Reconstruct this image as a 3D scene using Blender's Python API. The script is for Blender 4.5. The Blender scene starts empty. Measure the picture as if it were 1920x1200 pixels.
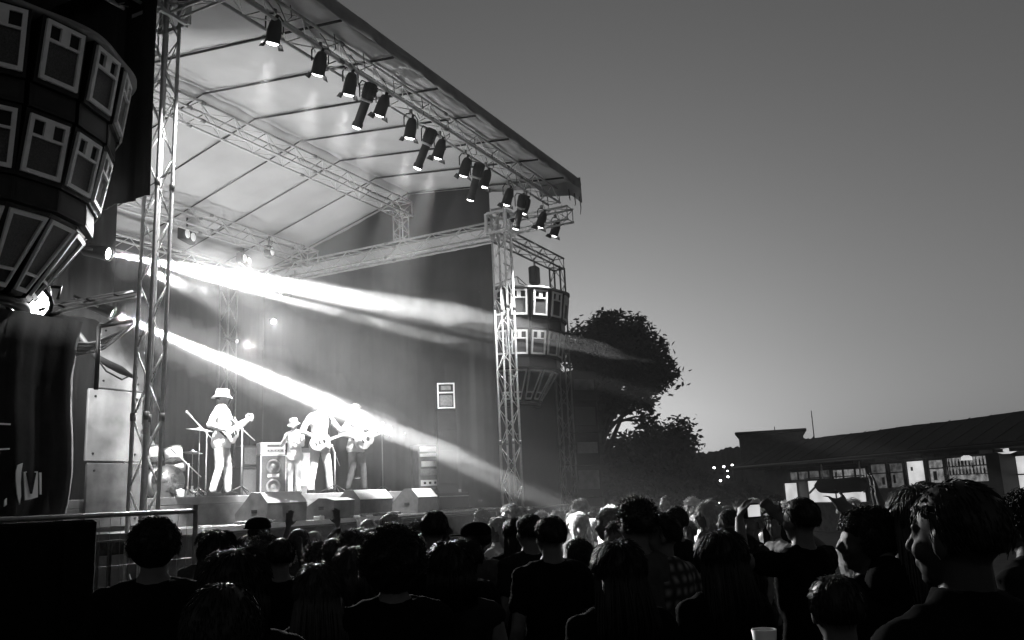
import bpy, math, random
import numpy as np
from mathutils import Vector, Matrix, Euler
random.seed(7)
S = bpy.context.scene
COL = S.collection
PI = math.pi

# ---------------------------------------------------------------- camera
FPX = 1650.0
A, P, Rr = math.radians(27.3), math.radians(11.3), math.radians(2.56)
CAM = Vector((0, 0, 1.85))
F = Vector((math.cos(A)*math.cos(P), math.sin(A)*math.cos(P), math.sin(P)))
R0 = Vector((math.sin(A), -math.cos(A), 0)); U0 = R0.cross(F)
RX = R0*math.cos(Rr) - U0*math.sin(Rr)
UX = U0*math.cos(Rr) + R0*math.sin(Rr)
cd = bpy.data.cameras.new('camera'); cam = bpy.data.objects.new('camera', cd); COL.objects.link(cam)
cd.sensor_width = 36; cd.lens = 36*FPX/1920; cd.clip_start = 0.05; cd.clip_end = 3000
cam.matrix_world = Matrix(((RX.x, UX.x, -F.x, CAM.x), (RX.y, UX.y, -F.y, CAM.y), (RX.z, UX.z, -F.z, CAM.z), (0, 0, 0, 1)))
S.camera = cam
# ---------------------------------------------------------------- sky
SUN_AZ = math.radians(26)
w = bpy.data.worlds.new('World'); S.world = w; w.use_nodes = True
nt = w.node_tree; nt.nodes.clear()
sk = nt.nodes.new('ShaderNodeTexSky'); sk.sky_type = 'NISHITA'; sk.sun_disc = False
sk.sun_elevation = math.radians(1.0); sk.sun_rotation = PI/2 - SUN_AZ
sk.air_density = 1.0; sk.dust_density = 2.0; sk.ozone_density = 1.0
bw = nt.nodes.new('ShaderNodeRGBToBW'); bg = nt.nodes.new('ShaderNodeBackground'); wo = nt.nodes.new('ShaderNodeOutputWorld')
SKY_STRENGTH = 0.122
bg.inputs['Strength'].default_value = SKY_STRENGTH
pw = nt.nodes.new('ShaderNodeMath'); pw.operation = 'POWER'; pw.inputs[1].default_value = .93
nt.links.new(sk.outputs[0], bw.inputs[0]); nt.links.new(bw.outputs[0], pw.inputs[0]); nt.links.new(pw.outputs[0], bg.inputs[0]); nt.links.new(bg.outputs[0], wo.inputs[0])
S.view_settings.view_transform = 'Standard'; S.view_settings.look = 'None'
S.view_settings.exposure = 0.0; S.view_settings.gamma = 1.0; S.view_settings.use_curve_mapping = False
S.cycles.use_denoising = True
S.cycles.max_bounces = 6; S.cycles.volume_bounces = 0; S.cycles.diffuse_bounces = 3
S.cycles.sample_clamp_indirect = 4; S.cycles.use_light_tree = True
S.cycles.volume_step_rate = 1.0; S.cycles.volume_max_steps = 128

# ---------------------------------------------------------------- helpers
def ray(px, py): return F + RX*((px-960)/FPX) + UX*((600-py)/FPX)
def at(px, py, X=None, Y=None, Z=None, D=None):
    d = ray(px, py)
    if X is not None: t = (X-CAM.x)/d.x
    elif Y is not None: t = (Y-CAM.y)/d.y
    elif Z is not None: t = (Z-CAM.z)/d.z
    else: t = D/math.hypot(d.x, d.y)
    return CAM + d*t
def V(*a): return Vector(a)

def mat(name, col, rough=0.7, metal=0.0, noise=0.25, scale=6.0, bump=0.0, emis=0.0, spec=0.3, trans=0.0, coat=0.0):
    m = bpy.data.materials.new(name); m.use_nodes = True
    t = m.node_tree; b = t.nodes['Principled BSDF']
    b.inputs['Roughness'].default_value = rough; b.inputs['Metallic'].default_value = metal
    b.inputs['Specular IOR Level'].default_value = spec
    tc = t.nodes.new('ShaderNodeTexCoord'); n = t.nodes.new('ShaderNodeTexNoise')
    n.inputs['Scale'].default_value = scale; n.inputs['Detail'].default_value = 6
    r = t.nodes.new('ShaderNodeValToRGB')
    lo, hi = max(0, col*(1-noise)), min(1, col*(1+noise))
    r.color_ramp.elements[0].position = 0.3; r.color_ramp.elements[1].position = 0.7
    r.color_ramp.elements[0].color = (lo, lo, lo, 1); r.color_ramp.elements[1].color = (hi, hi, hi, 1)
    t.links.new(tc.outputs['Object'], n.inputs['Vector']); t.links.new(n.outputs['Fac'], r.inputs[0])
    t.links.new(r.outputs[0], b.inputs['Base Color'])
    if bump:
        bp = t.nodes.new('ShaderNodeBump'); bp.inputs['Strength'].default_value = bump; bp.inputs['Distance'].default_value = 0.05
        t.links.new(n.outputs['Fac'], bp.inputs['Height']); t.links.new(bp.outputs[0], b.inputs['Normal'])
    if emis:
        b.inputs['Emission Strength'].default_value = emis
        t.links.new(r.outputs[0], b.inputs['Emission Color'])
    if trans:
        tr = t.nodes.new('ShaderNodeBsdfTranslucent'); mx = t.nodes.new('ShaderNodeMixShader'); mx.inputs[0].default_value = trans
        t.links.new(r.outputs[0], tr.inputs[0]); t.links.new(b.outputs[0], mx.inputs[1]); t.links.new(tr.outputs[0], mx.inputs[2])
        t.links.new(mx.outputs[0], t.nodes['Material Output'].inputs[0])
    return m

class MB:
    def __init__(s): s.v = []; s.f = []
    def add(s, vs, fs):
        o = len(s.v); s.v += [tuple(v) for v in vs]; s.f += [tuple(i+o for i in f) for f in fs]; return s
    def box(s, c, d, R=None):
        c = Vector(c); x, y, z = d[0]/2, d[1]/2, d[2]/2
        vs = [Vector((i*x, j*y, k*z)) for i in (-1, 1) for j in (-1, 1) for k in (-1, 1)]
        vs = [(R @ v if R is not None else v)+c for v in vs]
        return s.add(vs, [(0,1,3,2),(4,6,7,5),(0,4,5,1),(2,3,7,6),(0,2,6,4),(1,5,7,3)])
    def cbox(s, c, d, b=0.01, R=None):   # box with chamfered vertical and horizontal edges
        c = Vector(c); x, y, z = d[0]/2, d[1]/2, d[2]/2
        rings = []
        for zz, k in ((-z, b), (-z+b, 0), (z-b, 0), (z, b)):
            X, Y = x-k, y-k
            rings.append([(X-b, -Y, zz), (X, -Y+b, zz), (X, Y-b, zz), (X-b, Y, zz), (-X+b, Y, zz), (-X, Y-b, zz), (-X, -Y+b, zz), (-X+b, -Y, zz)])
        rings = [[(R @ Vector(p) if R is not None else Vector(p))+c for p in r] for r in rings]
        return s.loft(rings)
    def loft(s, rings, cap=True):
        n = len(rings[0]); vs = [p for r in rings for p in r]; fs = []
        for i in range(len(rings)-1):
            for j in range(n):
                fs.append((i*n+j, i*n+(j+1) % n, (i+1)*n+(j+1) % n, (i+1)*n+j))
        if cap:
            fs.append(tuple(range(n-1, -1, -1))); fs.append(tuple((len(rings)-1)*n+j for j in range(n)))
        return s.add(vs, fs)
    def tube(s, p0, p1, r0, r1=None, n=8):
        return s.path([p0, p1], [r0, r0 if r1 is None else r1], n)
    def path(s, pts, rs, n=8):
        pts = [Vector(p) for p in pts]
        if not hasattr(rs, '__len__'): rs = [rs]*len(pts)
        rings = []; prev = None
        for i, p in enumerate(pts):
            d = (pts[min(i+1, len(pts)-1)] - pts[max(i-1, 0)])
            if d.length < 1e-9: d = Vector((0, 0, 1))
            d.normalize()
            if prev is None: u = d.orthogonal().normalized()
            else:
                u = prev - d*prev.dot(d); u = u.normalized() if u.length > 1e-6 else d.orthogonal().normalized()
            prev = u; v = d.cross(u)
            rings.append([p + (u*math.cos(2*PI*k/n) + v*math.sin(2*PI*k/n))*rs[i] for k in range(n)])
        return s.loft(rings)
    def ell(s, c, r, nu=16, nv=10, R=None):
        c = Vector(c); rings = []
        for i in range(nv+1):
            th = PI*(0.02 + 0.96*i/nv)
            rings.append([ (R @ Vector((r[0]*math.sin(th)*math.cos(2*PI*k/nu), r[1]*math.sin(th)*math.sin(2*PI*k/nu), -r[2]*math.cos(th))) if R is not None
                           else Vector((r[0]*math.sin(th)*math.cos(2*PI*k/nu), r[1]*math.sin(th)*math.sin(2*PI*k/nu), -r[2]*math.cos(th))))+c for k in range(nu)])
        return s.loft(rings)
    def cap(s, p0, p1, r0, r1, n=12):     # tapered capsule
        p0, p1 = Vector(p0), Vector(p1); d = p1-p0; L = d.length
        if L < 1e-6: return s.ell(p0, (r0, r0, r0), n, 8)
        d.normalize(); u = d.orthogonal().normalized(); v = d.cross(u); rings = []
        for a in (80, 55, 28, 0):
            a = math.radians(a); q = p0 - d*r0*math.sin(a); rr = r0*math.cos(a)
            rings.append([q+(u*math.cos(2*PI*k/n)+v*math.sin(2*PI*k/n))*rr for k in range(n)])
        for a in (0, 28, 55, 80):
            a = math.radians(a); q = p1 + d*r1*math.sin(a); rr = r1*math.cos(a)
            rings.append([q+(u*math.cos(2*PI*k/n)+v*math.sin(2*PI*k/n))*rr for k in range(n)])
        return s.loft(rings)
    def mesh(s, name, smooth=False):
        me = bpy.data.meshes.new(name); me.from_pydata(s.v, [], s.f); me.update()
        if smooth:
            me.polygons.foreach_set('use_smooth', [True]*len(me.polygons))
        return me
    def build(s, name, m, parent=None, smooth=False, loc=None, rz=None):
        o = bpy.data.objects.new(name, s.mesh(name, smooth)); COL.objects.link(o)
        o.data.materials.append(m)
        if parent is not None: o.parent = parent
        if loc is not None: o.location = loc
        if rz is not None: o.rotation_euler.z = rz
        return o

def tag(o, label=None, cat=None, group=None, kind=None):
    if label: o['label'] = label
    if cat: o['category'] = cat
    if group: o['group'] = group
    if kind: o['kind'] = kind
    return o
def thing(name, label, cat, loc=(0, 0, 0), rz=0, group=None):
    o = bpy.data.objects.new(name, None); COL.objects.link(o); o.empty_display_size = 0.2
    o.location = loc; o.rotation_euler = (0, 0, rz); return tag(o, label, cat, group)
KIDS = {}
def copy_tree(o, parent=None, loc=None, rot=None, label=None):
    c = o.copy(); COL.objects.link(c); c.parent = parent
    if loc is not None: c.location = loc
    if rot is not None: c.rotation_euler = rot
    if label: c['label'] = label
    for ch in [k for k in bpy.data.objects if k.parent == o]: copy_tree(ch, c)
    return c
def remesh(mb, name, vox, smooth=4, disp=0.0, dscale=0.1):
    me = mb.mesh(name); o = bpy.data.objects.new(name, me); COL.objects.link(o)
    m = o.modifiers.new('r', 'REMESH'); m.mode = 'VOXEL'; m.voxel_size = vox; m.use_smooth_shade = True
    if smooth:
        k = o.modifiers.new('s', 'SMOOTH'); k.factor = 0.5; k.iterations = smooth
    if disp:
        t = bpy.data.textures.new(name, 'CLOUDS'); t.noise_scale = dscale; t.noise_depth = 2
        d = o.modifiers.new('d', 'DISPLACE'); d.texture = t; d.strength = disp; d.mid_level = 0.5; d.texture_coords = 'LOCAL'
    dg = bpy.context.evaluated_depsgraph_get()
    out = bpy.data.meshes.new_from_object(o.evaluated_get(dg)); out.name = name
    bpy.data.objects.remove(o); bpy.data.meshes.remove(me)
    return out
def obj(name, me, m, parent=None):
    o = bpy.data.objects.new(name, me); COL.objects.link(o)
    if not me.materials: me.materials.append(m)
    o.material_slots[0].link = 'OBJECT'; o.material_slots[0].material = m
    if parent is not None: o.parent = parent
    return o

M = dict(
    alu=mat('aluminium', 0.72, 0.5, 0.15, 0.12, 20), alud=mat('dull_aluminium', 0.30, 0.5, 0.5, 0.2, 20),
    black=mat('black_paint', 0.012, 0.55), blackm=mat('black_metal', 0.02, 0.4, 0.3),
    membrane=mat('roof_membrane', 0.56, 0.9, 0, 0.10, 1.2, 0.25, 0, 0.05),
    fascia=mat('fascia_fabric', 0.30, 0.8, 0, 0.25, 2.5, 0.4),
    curtain=mat('black_molton', 0.012, 0.9, 0, 0.35, 2.0, 0.3), sidewall=mat('grey_scrim', 0.026, 0.85, 0, 0.3, 1.5, 0.2),
    deck=mat('deck_plywood', 0.16, 0.7, 0, 0.3, 4), ply=mat('worn_panel', 0.24, 0.6, 0, 0.35, 3.0, 0.1),
    plyd=mat('worn_panel_dark', 0.14, 0.6, 0, 0.4, 5.0, 0.1),
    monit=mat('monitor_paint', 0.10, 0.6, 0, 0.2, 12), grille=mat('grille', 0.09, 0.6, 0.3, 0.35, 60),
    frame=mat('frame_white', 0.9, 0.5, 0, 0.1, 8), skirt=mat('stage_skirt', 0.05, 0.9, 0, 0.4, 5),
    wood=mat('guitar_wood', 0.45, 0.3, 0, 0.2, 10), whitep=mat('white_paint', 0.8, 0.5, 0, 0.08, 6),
    asphalt=mat('asphalt', 0.05, 0.9, 0, 0.4, 3, 0.3), foliage=mat('foliage', 0.05, 0.7, 0, 0.5, 1.5, 0, 0, 0.2, 0.25),
    bark=mat('bark', 0.06, 0.9, 0, 0.4, 8, 0.5), roofd=mat('dark_roofing', 0.014, 0.8, 0, 0.35, 1.2, 0.2),
    wallb=mat('bar_wall', 0.08, 0.8, 0, 0.3, 3), hill=mat('wooded_hill', 0.03, 0.95, 0, 0.5, 0.08, 0.5),
    lens=mat('lamp_lens', 1.0, 0.3, 0, 0.0, 5, 0, 12.0), lensdim=mat('lamp_lens_dim', 0.8, 0.3, 0, 0.15, 5, 0, 0.6),
    winb=mat('window_glow_bright', 0.8, 0.4, 0, 0.25, 1.6, 0, 0.75), winm=mat('window_glow_mid', 0.45, 0.4, 0, 0.8, 5, 0, 0.35),
    wind=mat('window_glow_dim', 0.28, 0.3, 0, 0.9, 4, 0, 0.22), chrome=mat('chrome', 0.7, 0.2, 1.0, 0.05, 4),
    banner=mat('black_banner', 0.011, 0.75, 0, 0.6, 2.2, 0.4), mesh=mat('wire', 0.35, 0.5, 0.5), town=mat('town_glow', 1.0, 0.4, 0, 0, 4, 0, 25.0),
    cable=mat('rubber_cable', 0.02, 0.6))
SKIN = [None, None, mat('skin_shadowed', 0.032, 0.55, 0, 0.1, 20)]  # darker skin copy, shade on the near faces put into the colour
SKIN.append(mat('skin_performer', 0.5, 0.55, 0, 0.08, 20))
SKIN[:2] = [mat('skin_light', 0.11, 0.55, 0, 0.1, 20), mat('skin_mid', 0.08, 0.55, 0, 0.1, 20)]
HAIR = dict(dark=mat('hair_dark', 0.010, 0.45, 0, 0.4, 30, 0, 0, 0.35, 0.1), brown=mat('hair_brown', 0.04, 0.45, 0, 0.4, 30, 0, 0, 0.35, 0.15),
            blond=mat('hair_blond', 0.45, 0.5, 0, 0.25, 30, 0, 0, 0.5, 0.25), white=mat('hair_white', 0.7, 0.5, 0, 0.15, 30, 0, 0, 0.5, 0.3))
_m0 = mat
def mat(*a, **k): k.setdefault('spec', .04); return _m0(*a, **k)
CL = dict(black=mat('cloth_black', 0.006, 0.9, 0, 0.3, 12), dark=mat('cloth_dark', 0.015, 0.9, 0, 0.3, 12), grey=mat('cloth_grey', 0.06, 0.9, 0, 0.2, 12),
          light=mat('cloth_light', 0.5, 0.9, 0, 0.12, 12), white=mat('cloth_white', 0.78, 0.9, 0, 0.06, 12), denim=mat('cloth_denim', 0.05, 0.9, 0, 0.4, 14))
mat = _m0
# plaid shirt
pm = mat('cloth_plaid', 0.06, 0.9); CL['plaid'] = pm
t_ = pm.node_tree; wv = t_.nodes.new('ShaderNodeTexWave'); wv.bands_direction = 'Z'; wv.inputs['Scale'].default_value = 5
wv2 = t_.nodes.new('ShaderNodeTexWave'); wv2.bands_direction = 'Y'; wv2.inputs['Scale'].default_value = 5
mu = t_.nodes.new('ShaderNodeMath'); mu.operation = 'MULTIPLY'; mm = t_.nodes.new('ShaderNodeMath'); mm.operation = 'MULTIPLY_ADD'; mm.inputs[1].default_value = .22; mm.inputs[2].default_value = .02
tc_ = t_.nodes.new('ShaderNodeTexCoord')
t_.links.new(tc_.outputs['Object'], wv.inputs[0]); t_.links.new(tc_.outputs['Object'], wv2.inputs[0])
t_.links.new(wv.outputs['Fac'], mu.inputs[0]); t_.links.new(wv2.outputs['Fac'], mu.inputs[1]); t_.links.new(mu.outputs[0], mm.inputs[0])
t_.links.new(mm.outputs[0], t_.nodes['Principled BSDF'].inputs['Base Color'])

def spot(loc, tgt, power, deg, blend=0.3, radius=0.05, parent=None):
    l = bpy.data.lights.new('spot', 'SPOT'); l.energy = power; l.spot_size = math.radians(deg); l.spot_blend = blend; l.shadow_soft_size = radius
    o = bpy.data.objects.new('lamp_light', l); COL.objects.link(o); o.location = loc
    o.rotation_euler = (Vector(tgt)-Vector(loc)).to_track_quat('-Z', 'Y').to_euler(); return o

# ---------------------------------------------------------------- setting: ground, hills
g = MB(); n = 40; ext = 700
gv = [(-ext+2*ext*i/n, -ext+2*ext*j/n, 0.0) for i in range(n+1) for j in range(n+1)]
g.add(gv, [(i*(n+1)+j, (i+1)*(n+1)+j, (i+1)*(n+1)+j+1, i*(n+1)+j+1) for i in range(n) for j in range(n)])
tag(g.build('ground', M['asphalt']), kind='structure')
def hill(name, pts, base_d, depth, rough, mt):   # wooded ridge whose crest follows a skyline
    mb = MB(); rows = []
    for px, py in pts:
        c = at(px, py, D=base_d); d = Vector((c.x, c.y, 0)).normalized()
        h = c.z + random.uniform(-rough, rough)
        rows.append([(c.x - d.x*depth, c.y - d.y*depth, -1), (c.x - d.x*depth*.55, c.y-d.y*depth*.55, h*.45 + random.uniform(-rough, rough)),
                     (c.x - d.x*depth*.2, c.y-d.y*depth*.2, h*.82 + random.uniform(-rough, rough)), (c.x, c.y, h), (c.x+d.x*depth, c.y+d.y*depth, -1)])
    m_ = 5; vs = [p for r in rows for p in r]
    fs = [(i*m_+j, (i+1)*m_+j, (i+1)*m_+j+1, i*m_+j+1) for i in range(len(rows)-1) for j in range(m_-1)]
    mb.add(vs, fs); return tag(mb.build(name, mt), kind='structure')
sky_pts = []
xs = np.linspace(1000, 2000, 220)
base = [(1000, 850), (1200, 845), (1290, 847), (1320, 848), (1350, 843), (1390, 838), (1430, 826), (1500, 822), (1600, 822), (2000, 800)]
for x in xs: sky_pts.append((float(x), float(np.interp(x, [b[0] for b in base], [b[1] for b in base])) + random.uniform(-2.2, 1.6)))
hill('hills', sky_pts, 260, 60, .5, M['hill'])

# ---------------------------------------------------------------- trusses
def frame_axes(p0, p1):
    d = (Vector(p1)-Vector(p0)); L = d.length; d.normalize()
    if abs(d.z) > 0.9: u, v = Vector((1, 0, 0)), Vector((0, 1, 0))
    else:
        u = Vector((0, 0, 1)).cross(d).normalized(); v = d.cross(u)
    return d, u, v, L
def truss(name, label, p0, p1, side=0.32, pitch=0.42, rc=0.025, rl=0.009, m=None, group='aluminium roof trusses', plates=True):
    m = m or M['alu']; p0, p1 = Vector(p0), Vector(p1); d, u, v, L = frame_axes(p0, p1); h = side/2
    t = thing(name, label, 'truss', p0, group=group)
    cor = [u*a*h+v*b*h for a, b in ((-1, -1), (1, -1), (1, 1), (-1, 1))]
    for c in cor: MB().tube(c, c+d*L, rc, n=8).build('chord', m, t, True)
    lac = MB(); nseg = max(2, round(L/pitch)); st = L/nseg
    for k in range(4):
        a, b = cor[k], cor[(k+1) % 4]
        for i in range(nseg):
            s0, s1 = i*st, (i+1)*st
            q0, q1 = (a, b) if (i+k) % 2 == 0 else (b, a)
            lac.tube(q0+d*s0, q1+d*s1, rl, n=6)
        for s_ in (0.02, L-0.02): lac.tube(a+d*s_, b+d*s_, rl*1.3, n=6)
    lac.build('lacing', m, t, True)
    if plates:   # bolted sleeve joints every three metres
        s_ = 3.0
        while s_ < L-.5:
            for c in cor: MB().tube(c+d*(s_-.05), c+d*(s_+.05), rc*1.4, n=8).build('coupler', M['alud'], t, True)
            s_ += 3.0
    return t

XL, XR, YT = 7.50, 17.1, 9.0
truss('truss_tower', 'bright lattice tower at the left corner of the stage, nearest the camera', (XL, YT, 0), (XL+.12, YT, 9.4), side=.235, group='roof support towers')
truss('truss_tower', 'lattice tower at the right front corner of the stage with a square block on top', (XR, YT, 0), (XR, YT, 8.3), group='roof support towers')
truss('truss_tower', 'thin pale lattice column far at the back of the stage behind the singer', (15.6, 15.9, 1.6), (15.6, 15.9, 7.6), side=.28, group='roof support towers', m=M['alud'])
truss('roof_truss', 'high truss beam running across under the ridge of the roof', (XL, 11.58, 8.78), (XR, 11.58, 8.78), side=.34)
truss('roof_truss', 'truss beam crossing below the rear slope of the roof with bright diagonals', (XL, 14.5, 8.05), (XR, 14.5, 8.05), side=.34)
truss('roof_truss', 'lowest rear truss beam just above the upper light beam', (XL, 15.35, 7.35), (XR, 15.35, 7.35), side=.34)
truss('roof_truss', 'front truss beam that carries the row of black spotlights', (XL-.6, 8.0, 8.62), (17.9, 8.0, 8.62), side=.3)
truss('side_truss', 'long truss running back from the right corner tower above the grey side wall', (XR+.1, 9.15, 7.86), (XR+.1, 16.3, 7.86), side=.34, m=M['alu'])
truss('side_truss', 'short truss sticking out forward from the right tower under the roof corner', (XR+.1, 8.85, 7.9), (XR+.1, 7.3, 7.9), side=.3)
truss('side_truss', 'truss running back from the left tower at roof height beside the black scrim', (XL, 9.2, 8.15), (XL, 15.9, 7.9), side=.34)
truss('side_truss', 'truss edge under the upper left margin of the white roof', (XL+.02, 7.3, 8.42), (XL+.02, 8.8, 8.42), side=.16, rc=.018)
truss('ladder_truss', 'short upright ladder shaped truss hanging at the right end of the ridge', (XR-.15, 11.65, 8.0), (XR-.15, 11.65, 8.75), side=.26, pitch=.2, rc=.018)
# square sleeve blocks at tower heads
def sleeve(label, c, s=.5, hh=.46):
    t = thing('sleeve_block', label, 'tower block', c, group='tower sleeve blocks')
    mb = MB()
    for i in (-1, 1):
        for j in (-1, 1):
            mb.box((i*s/2, j*s/2, 0), (.06, .06, hh))
            mb.box((0, j*s/2, i*hh/2), (s-.06, .055, .055)); mb.box((i*s/2, 0, j*hh/2), (.055, s-.06, .055))
    mb.build('cage', M['alu'], t)
    wh = MB()
    for i in (-1, 1): wh.tube((i*s/2*.6, -s/2-.03, .12), (i*s/2*.6, -s/2+.05, .12), .07, n=12)
    wh.build('roller', M['blackm'], t, True)
    pl = MB(); pl.box((0, 0, hh/2+.07), (s*.9, s*.5, .06)); pl.build('top_plate', M['alud'], t); return t
sleeve('square aluminium sleeve block wrapped round the head of the right corner tower', (XR, YT, 7.95))
sleeve('dark square sleeve block at the head of the left corner tower by the frame edge', (XL, YT, 8.55))

# ---------------------------------------------------------------- roof
YF, YRi, YRe = 7.4, 11.58, 16.3
ZF, ZRi, ZRe = 8.72, 9.2, 7.95
RXL, RXR = 7.55, 17.65
def roof_z(y):
    return ZF+(ZRi-ZF)*(y-YF)/(YRi-YF) if y < YRi else ZRi+(ZRe-ZRi)*(y-YRi)/(YRe-YRi)
roof = thing('stage_roof', 'large pale fabric roof over the stage, ridged, with dark seams on its underside', 'stage roof', (0, 0, 0))
purl_x = [8.05+1.3*i for i in range(8)]
def membrane(y0, y1, ny=26, nx=120):
    vs = []; fs = []
    for i in range(nx+1):
        x = RXL+(RXR-RXL)*i/nx
        for j in range(ny+1):
            y = y0+(y1-y0)*j/ny
            dx = min(abs(x-p) for p in purl_x)/.65
            sag = -.07*min(1, dx)**.5*math.sin(PI*j/ny) + .012*math.sin(7*x+3*y)+.01*math.sin(13*y+2*x)
            vs.append((x, y, roof_z(y)+.10+sag))
    for i in range(nx):
        for j in range(ny):
            a = i*(ny+1)+j; fs.append((a, a+1, a+ny+2, a+ny+1))
    o = MB().add(vs, fs).build('membrane', M['membrane'], roof, True)
    so = o.modifiers.new('thick', 'SOLIDIFY'); so.thickness = .02; so.offset = 1
membrane(YF, YRi); membrane(YRi, YRe)
for x in purl_x:
    pb = MB(); pb.tube((x, YF, roof_z(YF)+.03), (x, YRi, ZRi+.03), .02, n=8); pb.tube((x, YRi, ZRi+.03), (x, YRe, ZRe+.03), .013, n=8)
    pb.build('purlin', M['blackm'], roof, True)
# gable infill (between side truss and roof) right
gm = MB(); gx = RXR-.32
gm.add([(gx, YT+.4, 8.06), (gx, 16.2, 8.06), (gx, 16.2, ZRe+.08), (gx, YRi, ZRi+.06), (gx, YT+.4, roof_z(YT+.4)+.05)], [(0, 1, 2, 3, 4)])
gmo = gm.build('gable_panel', M['sidewall'], roof); gmo.modifiers.new('t', 'SOLIDIFY').thickness = .02
# fascia band along the lip
vs = []; fs = []; nx = 150
for i in range(nx+1):
    x = RXL+(RXR+.1-RXL)*i/nx
    fold = .035*math.sin(5.1*x)+.03*math.sin(11.3*x+1)*math.sin(2.1*x)
    sag = .05*math.sin(PI*((x-8)/1.3 % 1))
    vs += [(x, YF-.02, ZF+.10+.02), (x, YF-.13+fold*.4, ZF-.02+sag*.5), (x, YF-.17+fold, ZF-.13+sag*.4), (x, YF-.16+fold, ZF-.22+sag*.7), (x, YF-.14, ZF-.25+sag*.8)]
    vs[-5:] = [(a_, b_, c_+.14) for a_, b_, c_ in vs[-5:]]
for i in range(nx):
    for j in range(4):
        a = i*5+j; fs.append((a, a+5, a+6, a+1))
fo = MB().add(vs, fs).build('fascia', M['fascia'], roof, True); fo.modifiers.new('t', 'SOLIDIFY').thickness = .012
ep = MB(); ep.add([(RXR+.1, YF-.15, ZF+.2), (RXR+.12, YF+.9, ZF+.25), (RXR+.12, YF+.9, ZF-.05), (RXR+.12, YF+.1, ZF-.18), (RXR+.1, YF-.16, ZF-.42)], [(0, 1, 2, 3, 4)])
eo = ep.build('corner_flap', M['fascia'], roof); eo.modifiers.new('t', 'SOLIDIFY').thickness = .015
for k in range(3):
    tb = MB(); tb.path([(RXR-.3*k, YF-.15, ZF-.3), (RXR-.3*k+.02, YF-.16, ZF-.55), (RXR-.3*k-.01, YF-.15, ZF-.72+.12*k)], [.012, .01, .006], 6)
    tb.build('strap', M['black'], roof, True)

# ---------------------------------------------------------------- stage cloths
def drape(name, label, x0, y0, x1, y1, z0, z1, m, amp=.05, wl=.35, n=160, nz=8, cat='curtain', edge=None):
    dx, dy = x1-x0, y1-y0; L = math.hypot(dx, dy); ux, uy = dx/L, dy/L; nx_, ny_ = -uy, ux
    vs = []; fs = []; nn = max(20, int(L/.06))
    for i in range(nn+1):
        s = L*i/nn
        for j in range(nz+1):
            f_ = j/nz; a = amp*(1-.6*f_)*(math.sin(2*PI*s/wl)+.5*math.sin(2*PI*s/(wl*.37)+2*f_))
            z = z0+(z1-z0)*f_; sx = s
            if edge: sx = s*edge(f_)
            vs.append((ux*sx+nx_*a, uy*sx+ny_*a, z-z0))
    for i in range(nn):
        for j in range(nz):
            a = i*(nz+1)+j; fs.append((a, a+nz+1, a+nz+2, a+1))
    o = MB().add(vs, fs).build(name, m, None, True, (x0, y0, z0)); o.modifiers.new('t', 'SOLIDIFY').thickness = .012
    return tag(o, label, cat)
drape('back_curtain', 'black cloth closing the back of the stage behind the band', 7.0, 16.45, 17.4, 16.45, 1.0, 8.0, M['curtain'], .04, .5)
drape('side_wall_cloth', 'grey scrim wall along the right side of the stage, hung below the long side truss', RXR-.3, 9.4, RXR-.3, 16.4, 1.6, 7.62, M['sidewall'], .035, .6)
drape('scrim', 'dark scrim hanging behind the left loudspeaker cluster', 1.0, 11.6, 9.0, 11.6, 4.75, 10.8, M['curtain'], .05, .7)
drape('scrim', 'black side cloth between the left loudspeakers and the left tower, hiding the roof', 7.22, 8.72, 7.3, 13.0, 5.72, 9.0, M['curtain'], .03, .5)
drape('scrim', 'black cloth over the left wing, hiding the sky above the loudspeakers', 1.0, 13.2, 7.6, 13.2, 2.0, 11.5, M['curtain'], .03, .9)
# black wing canopy above the left speakers
cv = MB(); cv.cbox((4.55, 10.3, 9.05), (5.9, 6.0, .12), .02); tag(cv.build('wing_canopy', M['banner']), 'black canopy over the left loudspeaker wing beside the white roof', 'canopy')
wv_ = MB(); wv_.cbox((4.2, 7.2, 8.62), (5.6, .5, .16), .04); tag(wv_.build('canopy_border', M['fascia']), 'pale sliver of cloth border at the very top left of the picture', 'cloth border')

# ---------------------------------------------------------------- stage platform
st = thing('stage_platform', 'raised stage platform with a lower front ledge and black skirt', 'stage', (0, 0, 0))
ZD, ZA = 2.05, 1.62
mb = MB(); mb.cbox((12.35, 13.5, ZD-.06), (10.2, 6.1, .12), .01); mb.build('deck', M['deck'], st)
mb = MB(); mb.cbox((12.4, 9.72, ZA-.05), (10.1, 1.42, .10), .01); mb.build('front_ledge', M['deck'], st)
mb = MB(); mb.cbox((12.35, 10.47, (ZD-.12+ZA-.1)/2), (10.2, .05, ZD-.12-ZA+.1), .004); mb.build('riser_face', M['plyd'], st)
mb = MB(); mb.box((12.4, 8.99, ZA-.03), (10.1, .035, .07)); mb.build('edge_trim', M['frame'], st)
vs = []; fs = []
for i in range(203):
    x = 7.35+10.1*i/202; a = .03*math.sin(9*x)+.02*math.sin(23*x)
    vs += [(x, 9.04+a*.2, ZA-.08), (x, 9.04+a, .9), (x, 9.04+a*1.3, .02)]
for i in range(202):
    for j in range(2):
        a = i*3+j; fs.append((a, a+3, a+4, a+1))
so = MB().add(vs, fs).build('skirt', M['skirt'], st, True)
mb = MB()
for i in range(8): mb.box((7.9+1.3*i, 10.3, .76), (.06, .06, 1.5)); mb.box((7.9+1.3*i, 15, .95), (.06, .06, 1.9))
mb.build('legs', M['alud'], st)

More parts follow.
